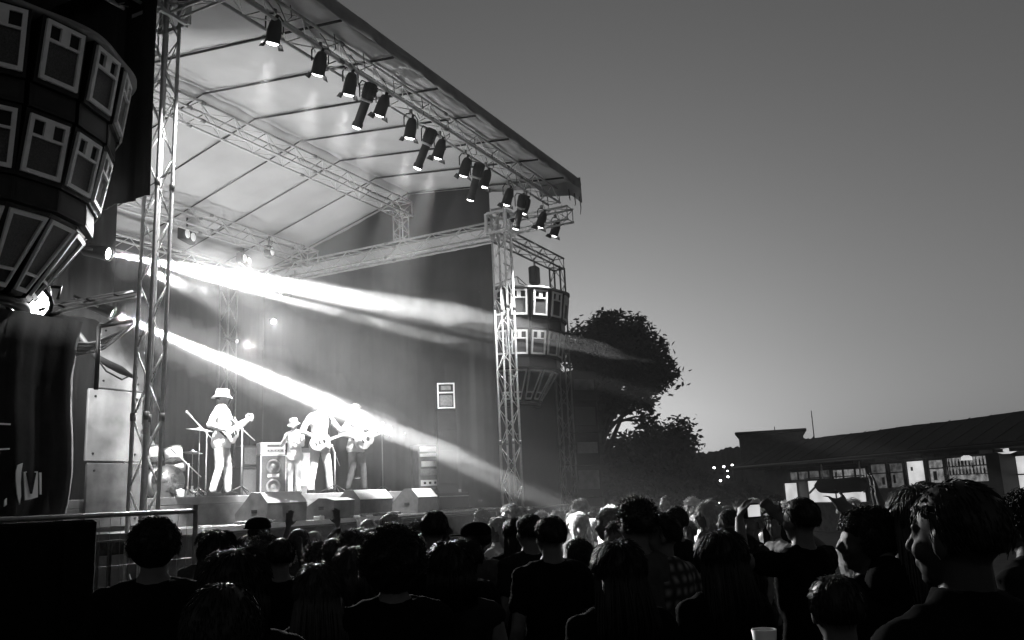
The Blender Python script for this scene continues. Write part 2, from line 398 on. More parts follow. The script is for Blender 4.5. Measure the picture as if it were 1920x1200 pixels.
# wing panels left
def panel(label, px0, py0, px1, py1, Y, m, th=.03, name='plywood_board', rough=0):
    a = at(px0, py0, Y=Y); b = at(px1, py1, Y=Y); x0, x1 = sorted((a.x, b.x)); z0, z1 = sorted((a.z, b.z))
    t = thing(name, label, 'panel', (x0, Y, z0), group='plywood wing panels')
    MB().cbox(((x1-x0)/2, 0, (z1-z0)/2), (x1-x0, th, z1-z0), .006).build('board', m, t)
    fr = MB()
    for q in ((.04, (z1-z0)/2, .04, z1-z0-.02), (x1-x0-.04, (z1-z0)/2, .04, z1-z0-.02)): fr.box((q[0], th/2+.02, q[1]), (q[2], .035, q[3]))
    fr.build('batten', M['plyd'], t)
    for q in ((.1, .1), (x1-x0-.1, .1), (.1, z1-z0-.1), (x1-x0-.1, z1-z0-.1)): MB().tube((q[0], -th/2-.008, q[1]), (q[0], -th/2+.004, q[1]), .016, n=8).build('bolt', M['blackm'], t)
    return t
panel('tall smooth pale board crossed by a black cable, left of the tower', 186, 605, 268, 735, 10.62, M['ply'])
panel('stained square board below the smooth pale panel, left of the tower', 166, 728, 262, 866, 10.5, M['ply'])
panel('darker lowest board standing at the foot of the left wing', 163, 868, 262, 985, 10.38, M['plyd'])

# ---------------------------------------------------------------- loudspeaker clusters
def Rz(a): return Matrix.Rotation(a, 3, 'Z')
def cluster(label, c, thetas, dz=0.0):
    t = thing('speaker_cluster', label, 'loudspeaker cluster', (c[0], c[1], 4.0+dz), group='flown loudspeaker clusters')
    RF = 1.66
    def cab(th, zt, zb, rt, rb, flip):
        # front face centre line leans from radius rt at top to rb at bottom
        a = math.radians(th); out = Vector((math.sin(a), -math.cos(a), 0)); sd = Vector((math.cos(a), math.sin(a), 0))
        pt = out*rt+V(0, 0, zt-4.0); pb = out*rb+V(0, 0, zb-4.0); up = (pt-pb).normalized(); H = (pt-pb).length
        nrm = sd.cross(up).normalized(); nrm = nrm if nrm.dot(out) > 0 else -nrm
        def q(u, v, o): return pb + sd*u*(1 if not flip else .36+.64*v/H) + up*v + nrm*o
        def brd(mb, u0, u1, v0, v1, o0, o1):
            vs = [q(u, v, o) for o in (o0, o1) for v in (v0, v1) for u in (u0, u1)]
            mb.add(vs, [(0,1,3,2),(4,6,7,5),(0,4,5,1),(2,3,7,6),(0,2,6,4),(1,5,7,3)])
        W = .258
        body = MB(); dep = .8; k = .52
        vs = [q(-W, 0, 0), q(W, 0, 0), q(W, H, 0), q(-W, H, 0)]
        inn = out*(-dep)
        vs += [q(-W*k, 0, 0)+inn, q(W*k, 0, 0)+inn, q(W*k, H, 0)+inn, q(-W*k, H, 0)+inn]
        body.add(vs, [(0,1,2,3),(5,4,7,6),(4,5,1,0),(7,3,2,6),(4,0,3,7),(1,5,6,2)])
        cb = body.build('cabinet', M['black'], t)
        w_ = .218; m0, m1 = .05, H-.05; b = .045; hb = .15
        fr = MB(); o0, o1 = .001, .035
        brd(fr, -w_, -w_+b, m0, m1, o0, o1); brd(fr, w_-b, w_, m0, m1, o0, o1)
        brd(fr, -w_+b, w_-b, m0, m0+b, o0, o1); brd(fr, -w_+b, w_-b, m1-b, m1, o0, o1)
        if not flip:
            brd(fr, -w_+b, w_-b, m1-b-hb-.03, m1-b-hb, o0, o1); brd(fr, -.05, .05, m1-b-hb, m1-b, o0, o1)
        else:
            brd(fr, -w_+b, w_-b, m0+b+hb, m0+b+hb+.03, o0, o1)
        fr.build('frame', M['frame'], cb)
        gr = MB(); v0, v1 = (m0+b, m1-b-hb-.03) if not flip else (m0+b+hb+.03, m1-b)
        # horn mouth: sloping inner faces to a throat
        c0 = (v0+v1)/2; mo = [q(-w_+b, v0, .006), q(w_-b, v0, .006), q(w_-b, v1, .006), q(-w_+b, v1, .006)]
        th_ = [q(-.04, c0-.05, -.0), q(.04, c0-.05, -.0), q(.04, c0+.09, -.0), q(-.04, c0+.09, -.0)]
        th_ = [x_+nrm*.004 for x_ in th_]
        gr.add(mo+th_, [(0,1,5,4),(1,2,6,5),(2,3,7,6),(3,0,4,7),(4,5,6,7)]); gr.build('horn_panel', M['grille'], cb)
    def bass(th, zt, zb, r, rb):
        a = math.radians(th); out = Vector((math.sin(a), -math.cos(a), 0)); sd = Vector((math.cos(a), math.sin(a), 0))
        mb = MB(); W = .262; r0, r1 = r-.02, r-.8
        vs = [out*r0+sd*s*W+V(0, 0, z-4.0) for z in (zb, zt) for s in (-1, 1)]+[out*r1+sd*s*W*.5+V(0, 0, z-4.0) for z in (zb, zt) for s in (-1, 1)]
        mb.add(vs, [(0,1,3,2),(4,6,7,5),(0,4,5,1),(2,3,7,6),(0,2,6,4),(1,5,7,3)])
        b = mb.build('bass_cabinet', M['black'], t)
        m2 = MB(); c0 = out*(r0+.004); 
        m2.add([c0+sd*s*(W-.05)+V(0, 0, z-4.0) for s, z in ((-1, zb+.04), (1, zb+.04), (1, zt-.04), (-1, zt-.04))], [(0, 1, 2, 3)])
        m2.build('grille', M['blackm'], b)
    for th in thetas:
        cab(th, 6.99, 6.25, RF, RF-.10, False); bass(th, 6.24, 5.99, RF-.12, RF-.17)
        cab(th, 5.98, 5.28, RF-.17, RF-.30, False); bass(th, 5.27, 5.02, RF-.31, RF-.36)
        cab(th, 5.01, 4.22, RF-.40, RF-.92, True)
    # flange ring on top, lower ring, core
    for nm, z, r0, r1, hh, mt in (('top_flange', 7.02, RF+.06, RF-.35, .05, M['fascia']), ('lower_ring', 4.17, RF-.9, RF-1.05, .07, M['blackm'])):
        mb = MB(); vs = []; fs = []; N = 48
        for i in range(N):
            a = math.radians(thetas[0]-14+(thetas[-1]-thetas[0]+28)*i/(N-1)); o_ = Vector((math.sin(a), -math.cos(a), 0))
            wob = .03*math.sin(9*a) if nm == 'top_flange' else 0
            vs += [o_*(r0+wob)+V(0, 0, z-4), o_*r1+V(0, 0, z-4+.06), o_*r1+V(0, 0, z-4-hh), o_*(r0+wob)+V(0, 0, z-4-hh)]
        for i in range(N-1):
            for j in range(4): fs.append((i*4+j, i*4+4+j, i*4+4+(j+1) % 4, i*4+(j+1) % 4))
        fs += [(0, 1, 2, 3), ((N-1)*4+3, (N-1)*4+2, (N-1)*4+1, (N-1)*4)]
        mb.add(vs, fs).build(nm, mt, t, True)
    mb = MB(); mb.tube((0, 0, .12), (0, 0, 3.1), .14, n=14); mb.build('core_post', M['black'], t, True)
    br = MB()
    for th in (thetas[0], thetas[len(thetas)//2], thetas[-1]):
        a = math.radians(th); br.path([(math.sin(a)*1.2, -math.cos(a)*1.2, 3.08), (math.sin(a)*.6, -math.cos(a)*.6, 3.35), (0, -.3, 3.62)], .012, 6)
    br.build('lifting_sling', M['blackm'], t)
    return t
cluster('large curved cluster of black loudspeakers with white framed horns, upper left', (5.47, 9.66), [-64.5, -43, -21.5, 0, 21.5, 43, 64.5])
cluster('smaller looking loudspeaker cluster behind the right tower, matching the one at the left', (18.85, 9.8), [-96, -74.5, -53, -31.5, -10, 11.5, 33], -.17).scale = (.88, .88, .92)

tn = MB(); tn.cbox((21.4, 13.2, 2.75), (5.6, 5.0, 5.5), .1); tn = tn.build('side_tent', M['banner']); tag(tn, 'black tent wing standing behind the right tower under the right loudspeakers', 'tent')
# rigging frame of the right cluster (goal post) and hoist
PM = M['alud']
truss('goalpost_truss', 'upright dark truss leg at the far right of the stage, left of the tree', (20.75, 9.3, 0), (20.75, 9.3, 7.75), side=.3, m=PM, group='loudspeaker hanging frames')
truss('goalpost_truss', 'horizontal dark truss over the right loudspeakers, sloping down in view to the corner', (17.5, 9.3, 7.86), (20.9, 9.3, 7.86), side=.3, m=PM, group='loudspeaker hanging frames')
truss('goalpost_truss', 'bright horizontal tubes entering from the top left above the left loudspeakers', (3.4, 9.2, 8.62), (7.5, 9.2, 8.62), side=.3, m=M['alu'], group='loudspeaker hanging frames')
def hoist(label, c, up=.45):
    t = thing('chain_hoist', label, 'chain hoist', c, group='chain hoists')
    mb = MB(); mb.cbox((0, 0, 0), (.26, .22, .46), .03); mb.build('motor_body', M['black'], t)
    mb = MB(); mb.path([(0, 0, .23), (.02, 0, .3), (0, 0, up)], .018, 6); mb.build('hook', M['alud'], t)
    mb = MB(); mb.tube((0, 0, -.23), (0, 0, -.55), .012); mb.build('chain', M['alud'], t)
    mb = MB(); mb.path([(.03, 0, .4), (.12, 0, .2), (.13, 0, -.2), (.5, .1, -.62)], .008, 6); mb.build('sling', M['blackm'], t)
    return t
hoist('black chain hoist hanging above the right loudspeaker cluster', (19.35, 9.3, 7.25))
sp = MB(); sp.tube((17.75, 9.1, 0), (17.75, 9.1, 7.7), .035, n=8)
for k in range(6): sp.tube((17.75, 9.1, 1.3*k+.6), (17.35, 9.1, 1.3*k+.6), .02, n=6)
tag(sp.build('support_pole', M['alud'], None, True), 'thin steel pole beside the right tower, in front of the right loudspeakers', 'pole')
# cable loom under the left cluster
cb = MB()
for k in range(5):
    pts = []
    for i in range(13):
        f_ = i/12; x = 6.2+2.0*f_; pts.append((x, 9.35+.8*f_+.02*math.sin(9*f_+k), 3.86+.55*f_-.28*math.sin(PI*f_)*(.6+.12*k)+.012*math.sin(20*f_+k)))
    cb.path(pts, .018, 6)
tag(cb.build('cable_bundle', M['cable'], None, True), 'black bundle of cables sagging from the left loudspeakers towards the tower', 'cables')
a = at(180, 668, Y=10.1); b = at(245, 704, Y=10.1)
cb = MB(); cb.path([a+V(-.3, 0, .3), a, a.lerp(b, .35)+V(0, 0, -.01), a.lerp(b, .7), b, b+V(.1, 0, -.02)], [.03, .035, .05, .055, .03, .03], 8)
cb.path([a+V(-.2, 0, .2), a.lerp(b, .3)+V(0, 0, -.12), a.lerp(b, .75)+V(0, 0, -.12), b], .012, 6)
tag(cb.build('cable', M['cable'], None, True), 'thick black cable drooping across the smooth pale wing panel', 'cable')
# lower arc pipe / scaffold at left wing
cb = MB(); pts = [at(95+170*i/10, 590-38*(i/10)**.8, Y=9.0+.1*i) for i in range(11)]
cb.path(pts, .03, 8); cb.path([p+V(0, .2, .08) for p in pts], .018, 8)
for i in (2, 5, 8): cb.tube(pts[i], pts[i]+V(0, .2, .08), .014)
tag(cb.build('curved_pipe', M['black'], None, True), 'dark curved pipe under the left loudspeakers running to the tower', 'pipe')
cb = MB(); a = at(186, 612, Y=9.6); b = at(248, 602, Y=9.6); cb.tube(a, b, .025); cb.tube(a, a+V(0, 0, -.8), .028); cb.tube(a+V(.05, 0, .0), a+V(.3, 0, .22), .014)
tag(cb.build('scaffold_tube', M['black'], None, True), 'black scaffold bracket just above the smooth pale panel', 'scaffold')

# banner at lower left with letter fragments
a = at(-60, 575, Y=8.8); 
def edge_fn(f_): return 1.0-.10*(1-f_)**2+.03*math.sin(6*f_)
drape('banner', 'large creased black banner at the lower left with white letters at its foot', 3.2, 8.8, at(160, 600, Y=8.8).x, 8.8, 1.3, 4.0, M['banner'], .05, .55, cat='banner', edge=edge_fn)
ban = [o for o in bpy.data.objects if o.name.startswith('banner')][0]
def on_ban(px, py): p = at(px, py, Y=8.72); return p-Vector(ban.location)
lt = None
def poly(_, pts, th=.012):
    mb = MB()
    v0 = [on_ban(*p) for p in pts]; v1 = [p+V(0, th, 0) for p in v0]; n_ = len(pts)
    mb.add(v0+v1, [tuple(range(n_)), tuple(range(2*n_-1, n_-1, -1))]+[(i, i+n_, (i+1) % n_+n_, (i+1) % n_) for i in range(n_)])
    mb.build('lettering', M['whitep'], ban)
poly(lt, [(33, 872), (43, 868), (40, 885), (39, 905), (40, 930), (37, 946), (32, 925), (30, 900), (30, 885)])
poly(lt, [(45, 885), (50, 884), (57, 920), (60, 918), (66, 884), (71, 884), (71, 932), (58, 936), (47, 938)])
poly(lt, [(74, 886), (78, 886), (78, 927), (75, 927)])
poly(lt, [(9, 938), (13, 934), (13, 946), (8, 950)])
poly(lt, [(0, 841), (18, 840), (18, 843), (0, 844)]); poly(lt, [(0, 793), (20, 794), (20, 797), (0, 796)])
vv = MB(); 
def poly2(pts):
    v0 = [on_ban(*p)+V(0, -.004, 0) for p in pts]; n_ = len(pts); v1 = [p+V(0, .002, 0) for p in v0]
    vv.add(v0+v1, [tuple(range(n_)), tuple(range(2*n_-1, n_-1, -1))]+[(i, i+n_, (i+1) % n_+n_, (i+1) % n_) for i in range(n_)])
poly2([(48, 886), (52, 886), (58, 912), (64, 886), (68, 886), (60, 926), (56, 926)])
vv.build('letter_cutout', M['banner'], ban)

# ---------------------------------------------------------------- front spotlights
def par_can():
    t = thing('par_can', '', 'spotlight', (0, 0, 0))
    # local: lamp body hangs below the pipe at origin, aimed along -Z (then tilted at the yoke)
    y = MB(); y.path([(-.15, 0, -.30), (-.15, 0, -.1), (-.09, 0, -.02), (0, 0, 0), (.09, 0, -.02), (.15, 0, -.1), (.15, 0, -.30)], .013, 6); y.build('yoke', M['black'], t, True)
    c = MB(); c.box((0, 0, .03), (.05, .07, .09)); c.build('clamp', M['alud'], t)
    b = bpy.data.objects.new('lamp_body', None)
    m_ = MB(); rings = []
    for z, r in ((.19, .045), (.17, .075), (.1, .10), (.0, .115), (-.16, .118), (-.19, .128), (-.20, .128), (-.20, .118), (-.16, .112)):
        rings.append([(r*math.cos(2*PI*k/18), r*math.sin(2*PI*k/18), z) for k in range(18)])
    m_.loft(rings); m_.tube((0, 0, .19), (0, 0, .25), .03)
    # barn doors
    for k in (0, 2):
        a = k*PI/2; u = V(math.cos(a), math.sin(a), 0); v_ = V(-math.sin(a), math.cos(a), 0)
        p = [u*.125-v_*.10+V(0, 0, -.2), u*.125+v_*.10+V(0, 0, -.2), u*.165+v_*.12+V(0, 0, -.29), u*.165-v_*.12+V(0, 0, -.29)]
        m_.add(p+[q_+u*.006 for q_ in p], [(0,1,2,3),(7,6,5,4),(0,4,5,1),(1,5,6,2),(2,6,7,3),(3,7,4,0)])
    body = m_.build('lamp_body', M['black'], t, True); body.location = (0, 0, -.30)
    ln = MB(); ln.ell((0, 0, -.195), (.105, .105, .045), 16, 8); l_ = ln.build('lens', M['lens'], body, True)
    cbm = MB(); cbm.path([(0, 0, .25), (.1, .05, .2), (.22, .05, -.05), (.3, .02, .05), (.25, 0, .4)], .008, 5); cbm.build('cable', M['cable'], t, True)
    return t, body
def profile():
    t = thing('profile_spot', '', 'spotlight', (0, 0, 0))
    y = MB(); y.path([(-.16, 0, -.36), (-.16, 0, -.1), (-.1, 0, -.01), (.1, 0, -.01), (.16, 0, -.1), (.16, 0, -.36)], .013, 6); y.build('yoke', M['black'], t, True)
    m_ = MB(); rings = []
    for z, r in ((.34, .07), (.32, .11), (.05, .12), (.03, .10), (-.0, .10), (-.04, .085), (-.42, .085), (-.44, .10), (-.52, .10), (-.52, .08), (-.46, .075)):
        rings.append([(r*math.cos(2*PI*k/16), r*math.sin(2*PI*k/16), z) for k in range(16)])
    m_.loft(rings)
    for k in range(8): a = k*PI/4; m_.box((.115*math.cos(a), .115*math.sin(a), .2), (.03, .012, .2), Rz(a))
    body = m_.build('lamp_body', M['black'], t, True); body.location = (0, 0, -.38)
    rg = MB(); rg.loft([[(r*math.cos(2*PI*k/16), r*math.sin(2*PI*k/16), z) for k in range(16)] for z, r in ((.02, .106), (.015, .112), (-.02, .112), (-.025, .1))]); rg.build('gate_ring', M['alu'], body, True)
    ln = MB(); ln.ell((0, 0, -.52), (.082, .082, .035), 14, 6); ln.build('lens', M['lens'], body, True)
    return t, body
pc, pcb = par_can(); pf, pfb = profile()
cans = [((515, 22), 0, 'first from the upper left, with a loop of cable'), ((600, 84), 0, 'second from the upper left'),
        ((657, 124), 0, 'third from the upper left, left of the first long spotlight'), ((717, 166), 0, 'just right of the first long spotlight'),
        ((770, 210), 0, 'left of the second long spotlight'), ((824, 250), 0, 'touching the second long spotlight on its right'),
        ((872, 285), 0, 'left of the third long spotlight'), ((910, 308), 0, 'touching the third long spotlight on its right'), ((952, 343), 0, 'left of the lowest long spotlight'),
        ((984, 361), 0, 'touching the lowest long spotlight on its right'), ((1015, 388), 0, 'second from the lower right end of the row'), ((1041, 405), 0, 'last at the lower right end of the row'),
        ((686, 150), 1, 'first long spotlight of the row, nearest the upper left'), ((799, 235), 1, 'second long spotlight of the row'), ((892, 300), 1, 'third long spotlight of the row'), ((975, 360), 1, 'lowest long spotlight, nearest the right tower')]
used = [False, False]; CANPOS = []
for i, ((px, py), kind, txt) in enumerate(cans):
    root = (pc, pf)[kind]; p = at(px, py, Y=7.93)
    tilt = math.radians(random.uniform(26, 40)) if not kind else math.radians(30); az = random.uniform(-.25, .25)-.35
    root_o = root
    if used[kind]: root_o = copy_tree(root)
    used[kind] = True
    root_o.location = p+V(0, 0, -.03); root_o.rotation_euler = (0, 0, az); root_o.scale = (.86, .86, .86)
    bo = [k for k in bpy.data.objects if k.parent == root_o and k.name.startswith('lamp_body')][0]
    bo.rotation_euler = (tilt, 0, 0)      # aims down and upstage (+Y)
    root_o['label'] = ('black can spotlight ' if not kind else 'black ')+txt; root_o['group'] = 'spotlights along the front roof truss'; root_o['category'] = 'spotlight'
    dirv = Vector((0, math.sin(tilt), -math.cos(tilt))); dirv.rotate(Euler((0, 0, az)))
    CANPOS.append((p+V(0, 0, -.34)+dirv*.25, dirv, kind))

# ---------------------------------------------------------------- people
# local frame: facing +X, left hand side = +Y, height 1.75
def hand(mb, w, d, nrm, curl=.35, spread=.0, thumb=1, lens=(1, 1, 1, 1)):
    w, d, nrm = Vector(w), Vector(d).normalized(), Vector(nrm); nrm = (nrm-d*nrm.dot(d)).normalized(); sd = d.cross(nrm)*thumb
    R = Matrix((sd, nrm, d)).transposed()
    mb.ell(w+d*.05, (.042, .017, .056), 10, 8, R)
    for k, (o, L) in enumerate(((.030, .068), (.010, .078), (-.010, .072), (-.029, .056))):
        L *= lens[k]; b = w+d*.090+sd*o; c = curl*(1+.12*k) if lens[k] >= 1 else 2.2
        d1 = (d*math.cos(c*.6)+nrm*math.sin(c*.6)+sd*o*spread*12).normalized(); d2 = (d*math.cos(c*1.6)+nrm*math.sin(c*1.6)+sd*o*spread*12).normalized()
        m1 = b+d1*L*.52; mb.cap(b, m1, .0105, .0095, 7); mb.cap(m1, m1+d2*L*.48, .0095, .0078, 7)
    b = w+d*.03+sd*.035; t1 = (sd*.75+d*.65+nrm*.25).normalized(); t2 = (d*.8+sd*.35+nrm*.4).normalized()
    mb.cap(b, b+t1*.035, .014, .0115, 7); mb.cap(b+t1*.035, b+t1*.035+t2*.032, .0115, .009, 7)

def rotp(p, piv, yaw, pitch, roll=0):
    R = Euler((roll, pitch, yaw)).to_matrix(); return R @ (Vector(p)-Vector(piv))+Vector(piv)
TORSO = [(.80, .10, .155, 0), (.90, .118, .172, -.01), (1.0, .108, .155, 0), (1.08, .10, .14, .005), (1.2, .112, .155, .01), (1.32, .118, .172, .01), (1.40, .108, .178, .0), (1.455, .085, .155, -.005), (1.495, .06, .09, -.01), (1.53, .052, .06, -.005)]
NECK = (0, 0, 1.50)
def torso(mb, infl=0.0, z0=.8, z1=1.54, fem=0, hem=0, bend=None):
    rings = []
    for z, rx, ry, cx in TORSO:
        if z < z0-.001 or z > z1: continue
        wy = ry*(1-.06*fem) if z > 1.05 else ry*(1+.03*fem)
        if fem and 1.2 < z < 1.38: rx = rx*1.1
        a = infl+(hem*(1.2-z) if z < 1.2 else 0)
        rings.append([(cx+(rx+a)*math.cos(2*PI*k/20), (wy+a)*math.sin(2*PI*k/20), z) for k in range(20)])
    if bend: rings = [[bend(p) for p in r] for r in rings]
    mb.loft(rings)
DEF_ARM = dict(sh=(-.005, .185, 1.42), el=(-.04, .25, 1.14), wr=(.06, .26, .90), hd=(.15, 0, -1), hn=(0, -1, 0), curl=.5, lens=(1, 1, 1, 1))
LEGS = [((0, .09, .88), (.015, .10, .48), (-.02, .11, .085)), ((0, -.09, .88), (.015, -.10, .48), (-.02, -.11, .085))]
POSES = {}
def pose(name, L=None, R=None, legs=None, yaw=0, pitch=0, lean=0, fem=0):
    l = dict(DEF_ARM); l.update(L or {}); r = dict(DEF_ARM)
    for k in ('sh', 'el', 'wr', 'hn', 'hd'): r[k] = (r[k][0], -r[k][1], r[k][2])
    r.update(R or {})
    POSES[name] = dict(L=l, R=r, legs=legs or LEGS, yaw=yaw, pitch=pitch, lean=lean, fem=fem)
pose('down'); pose('down_f', fem=1)
pose('near_man', yaw=.25); pose('turned', yaw=.9); pose('turned_f', yaw=.8, fem=1)
up = dict(el=(.10, .30, 1.55), wr=(.16, .24, 1.82), hd=(.1, -.1, 1), hn=(1, 0, 0), curl=.2)
pose('arms_up', L=up, R=dict(sh=(-.005, -.185, 1.42), el=(.10, -.30, 1.55), wr=(.16, -.24, 1.82), hd=(.1, .1, 1), hn=(1, 0, 0), curl=.2), pitch=-.1)
pose('arms_up_f', L=dict(up), R=dict(sh=(-.005, -.185, 1.42), el=(.10, -.30, 1.55), wr=(.16, -.24, 1.82), hd=(.1, .1, 1), hn=(1, 0, 0), curl=.2), fem=1)
pose('phone', L=dict(el=(.12, .36, 1.45), wr=(.28, .17, 1.66), hd=(.2, -.5, .6), hn=(-.3, -1, .0), curl=.6), R=dict(el=(.12, -.36, 1.45), wr=(.28, -.17, 1.66), hd=(.2, .5, .6), hn=(-.3, 1, 0), curl=.6))
pose('point', L=dict(el=(.05, .13, 1.50), wr=(.24, .12, 1.66), hd=(.55, .1, .7), hn=(1, 0, -.4), curl=.3, lens=(1, .6, .6, 1)), fem=1)
pose('cup', L=dict(el=(.06, .28, 1.22), wr=(.24, .20, 1.42), hd=(.7, -.3, .1), hn=(0, -1, 0), curl=.9))
pose('lean', L=dict(el=(.18, .22, 1.3), wr=(.42, .18, 1.36), hd=(.8, 0, .1), hn=(0, 0, -1), curl=.3), R=dict(el=(.18, -.22, 1.3), wr=(.42, -.18, 1.36), hd=(.8, 0, .1), hn=(0, 0, -1), curl=.3))
pose('guitar', L=dict(el=(.12, .38, 1.20), wr=(.24, .50, 1.30), hd=(.1, .35, .9), hn=(.9, -.3, 0), curl=1.3), R=dict(el=(-.06, -.36, 1.17), wr=(.21, -.13, 1.06), hd=(.2, .9, -.35), hn=(-1, .1, -.1), curl=.7), yaw=.15, pitch=.05,
     legs=[((0, .09, .88), (.06, .14, .48), (.05, .19, .085)), ((0, -.09, .88), (.02, -.12, .48), (-.08, -.16, .085))])
pose('guitar_down', L=dict(el=(.12, .36, 1.16), wr=(.25, .50, 1.16), hd=(.1, .4, .85), hn=(.9, -.3, 0), curl=1.3), R=dict(el=(-.02, -.36, 1.15), wr=(.22, -.10, .98), hd=(.2, .9, -.35), hn=(-1, .1, -.1), curl=.7), yaw=0, pitch=.42,
     legs=[((0, .09, .88), (.04, .15, .48), (.02, .20, .085)), ((0, -.09, .88), (.04, -.15, .48), (.0, -.20, .085))])
pose('horn', L=dict(el=(.12, .26, 1.16), wr=(.26, .06, 1.26), hd=(.6, -.5, .3), hn=(0, -1, .2), curl=1.0), R=dict(el=(.12, -.26, 1.18), wr=(.30, -.05, 1.34), hd=(.6, .5, .3), hn=(0, 1, .2), curl=1.0), pitch=.35)
pose('seated', L=dict(el=(.12, .30, 1.14), wr=(.34, .20, 1.10), hd=(.8, -.2, .1), hn=(0, 0, -1), curl=1.2), R=dict(el=(.14, -.32, 1.22), wr=(.32, -.18, 1.36), hd=(.6, .2, .6), hn=(.5, 0, -1), curl=1.2),
     legs=[((0, .10, .88), (.42, .20, .86), (.38, .22, .46)), ((0, -.10, .88), (.42, -.20, .86), (.38, -.22, .46))])
BODY = {}
def head_parts(mb, tf):
    hb = MB()
    hb.ell((-.012, 0, 1.665), (.096, .076, .092), 20, 14)
    hb.ell((.022, 0, 1.625), (.068, .062, .085), 18, 12)
    hb.ell((.036, 0, 1.575), (.052, .047, .042), 14, 10)
    hb.cap((.052, 0, 1.557), (.062, 0, 1.560), .022, .019)
    hb.cap((.084, 0, 1.660), (.108, 0, 1.622), .009, .014, 10); hb.ell((.098, 0, 1.615), (.014, .018, .010), 10, 6)
    hb.ell((.088, 0, 1.590), (.012, .024, .008), 10, 6); hb.ell((.085, 0, 1.579), (.012, .021, .008), 10, 6); hb.ell((.066, 0, 1.553), (.024, .022, .020), 10, 8)
    for s in (-1, 1):
        hb.ell((-.005, s*.079, 1.630), (.020, .010, .033), 10, 8)
        hb.cap((.077, s*.014, 1.668), (.068, s*.046, 1.668), .011, .009)
        hb.ell((.074, s*.031, 1.648), (.012, .015, .010), 10, 6)
        hb.ell((.058, s*.042, 1.615), (.026, .020, .026), 10, 6)
    mb.add([tf(v) for v in hb.v], hb.f)
def make_body(name, vox=.0115):
    if name in BODY: return BODY[name]
    ps = POSES[name]; mb = MB(); fem = ps['fem']
    tf = lambda p: rotp(p, (-.01, 0, 1.52), ps['yaw'], ps['pitch'])
    torso(mb, 0, fem=fem)
    mb.ell((0, 0, .90), (.12, .165, .12)); head_parts(mb, tf)
    mb.cap((-.015, 0, 1.45), tf((-.012, 0, 1.60)), .060, .054)
    for s, a in ((1, ps['L']), (-1, ps['R'])):
        sh, el, wr = Vector(a['sh']), Vector(a['el']), Vector(a['wr'])
        mb.cap((0, s*.10, 1.44), sh, .060, .056); mb.cap(sh, el, .052, .040); mb.cap(el, el.lerp(wr, .3), .041, .042); mb.cap(el.lerp(wr, .3), wr, .040, .026)
        hand(mb, wr, a['hd'], a['hn'], a['curl'], .3, thumb=-s if True else s, lens=a['lens'])
    for hip, kn, an in ps['legs']:
        hip, kn, an = map(Vector, (hip, kn, an))
        mb.cap(hip, kn, .086, .056); mb.cap(kn, kn.lerp(an, .3), .054, .056); mb.cap(kn.lerp(an, .3), an, .055, .038)
        mb.cap(an+V(-.02, 0, -.04), an+V(.13, 0, -.055), .036, .028)
    me = remesh(mb, 'body_'+name, .0065 if name == 'near_man' else vox, 3)
    BODY[name] = me; return me
SHIRT = {}
def make_shirt(name, sleeve_len=.5, long=False):
    k = (name, sleeve_len, long)
    if k in SHIRT: return SHIRT[k]
    ps = POSES[name]; mb = MB(); torso(mb, .022, .8, 1.50 if sleeve_len < 1.2 else 1.54, ps['fem'], .05)
    if long: mb.ell((0, 0, .78), (.15, .19, .12))
    for s, a in ((1, ps['L']), (-1, ps['R'])):
        sh, el, wr = Vector(a['sh']), Vector(a['el']), Vector(a['wr'])
        mb.cap((0, s*.06, 1.455), sh, .066, .070)
        if sleeve_len <= 1: mb.cap(sh, sh.lerp(el, sleeve_len), .068, .064)
        else: mb.cap(sh, el, .066, .054); mb.cap(el, el.lerp(wr, sleeve_len-1), .055, .040)
    me = remesh(mb, 'shirt', .015, 2, .034, .08); SHIRT[k] = me; return me
PANTS = {}
def make_pants(name):
    if name in PANTS: return PANTS[name]
    ps = POSES[name]; mb = MB(); mb.ell((0, 0, .90), (.135, .182, .13)); torso(mb, .012, .8, 1.0)
    for hip, kn, an in ps['legs']:
        hip, kn, an = map(Vector, (hip, kn, an)); an = kn.lerp(an, .94)
        mb.cap(hip, kn, .10, .072); mb.cap(kn, an, .070, .058)
    me = remesh(mb, 'trousers', .016, 2, .02, .08); PANTS[name] = me; return me
def make_shoes(name):
    k = name+'_shoe'
    if k in PANTS: return PANTS[k]
    mb = MB()
    for hip, kn, an in POSES[name]['legs']:
        an = Vector(an); mb.cap(an+V(-.035, 0, -.035), an+V(.13, 0, -.045), .048, .040); mb.box(an+V(.05, 0, -.078), (.27, .09, .016)); mb.cap(an+V(-.02, 0, -.03), an+V(-.02, 0, .02), .048, .046)
    me = remesh(mb, 'shoes', .013, 2); PANTS[k] = me; return me

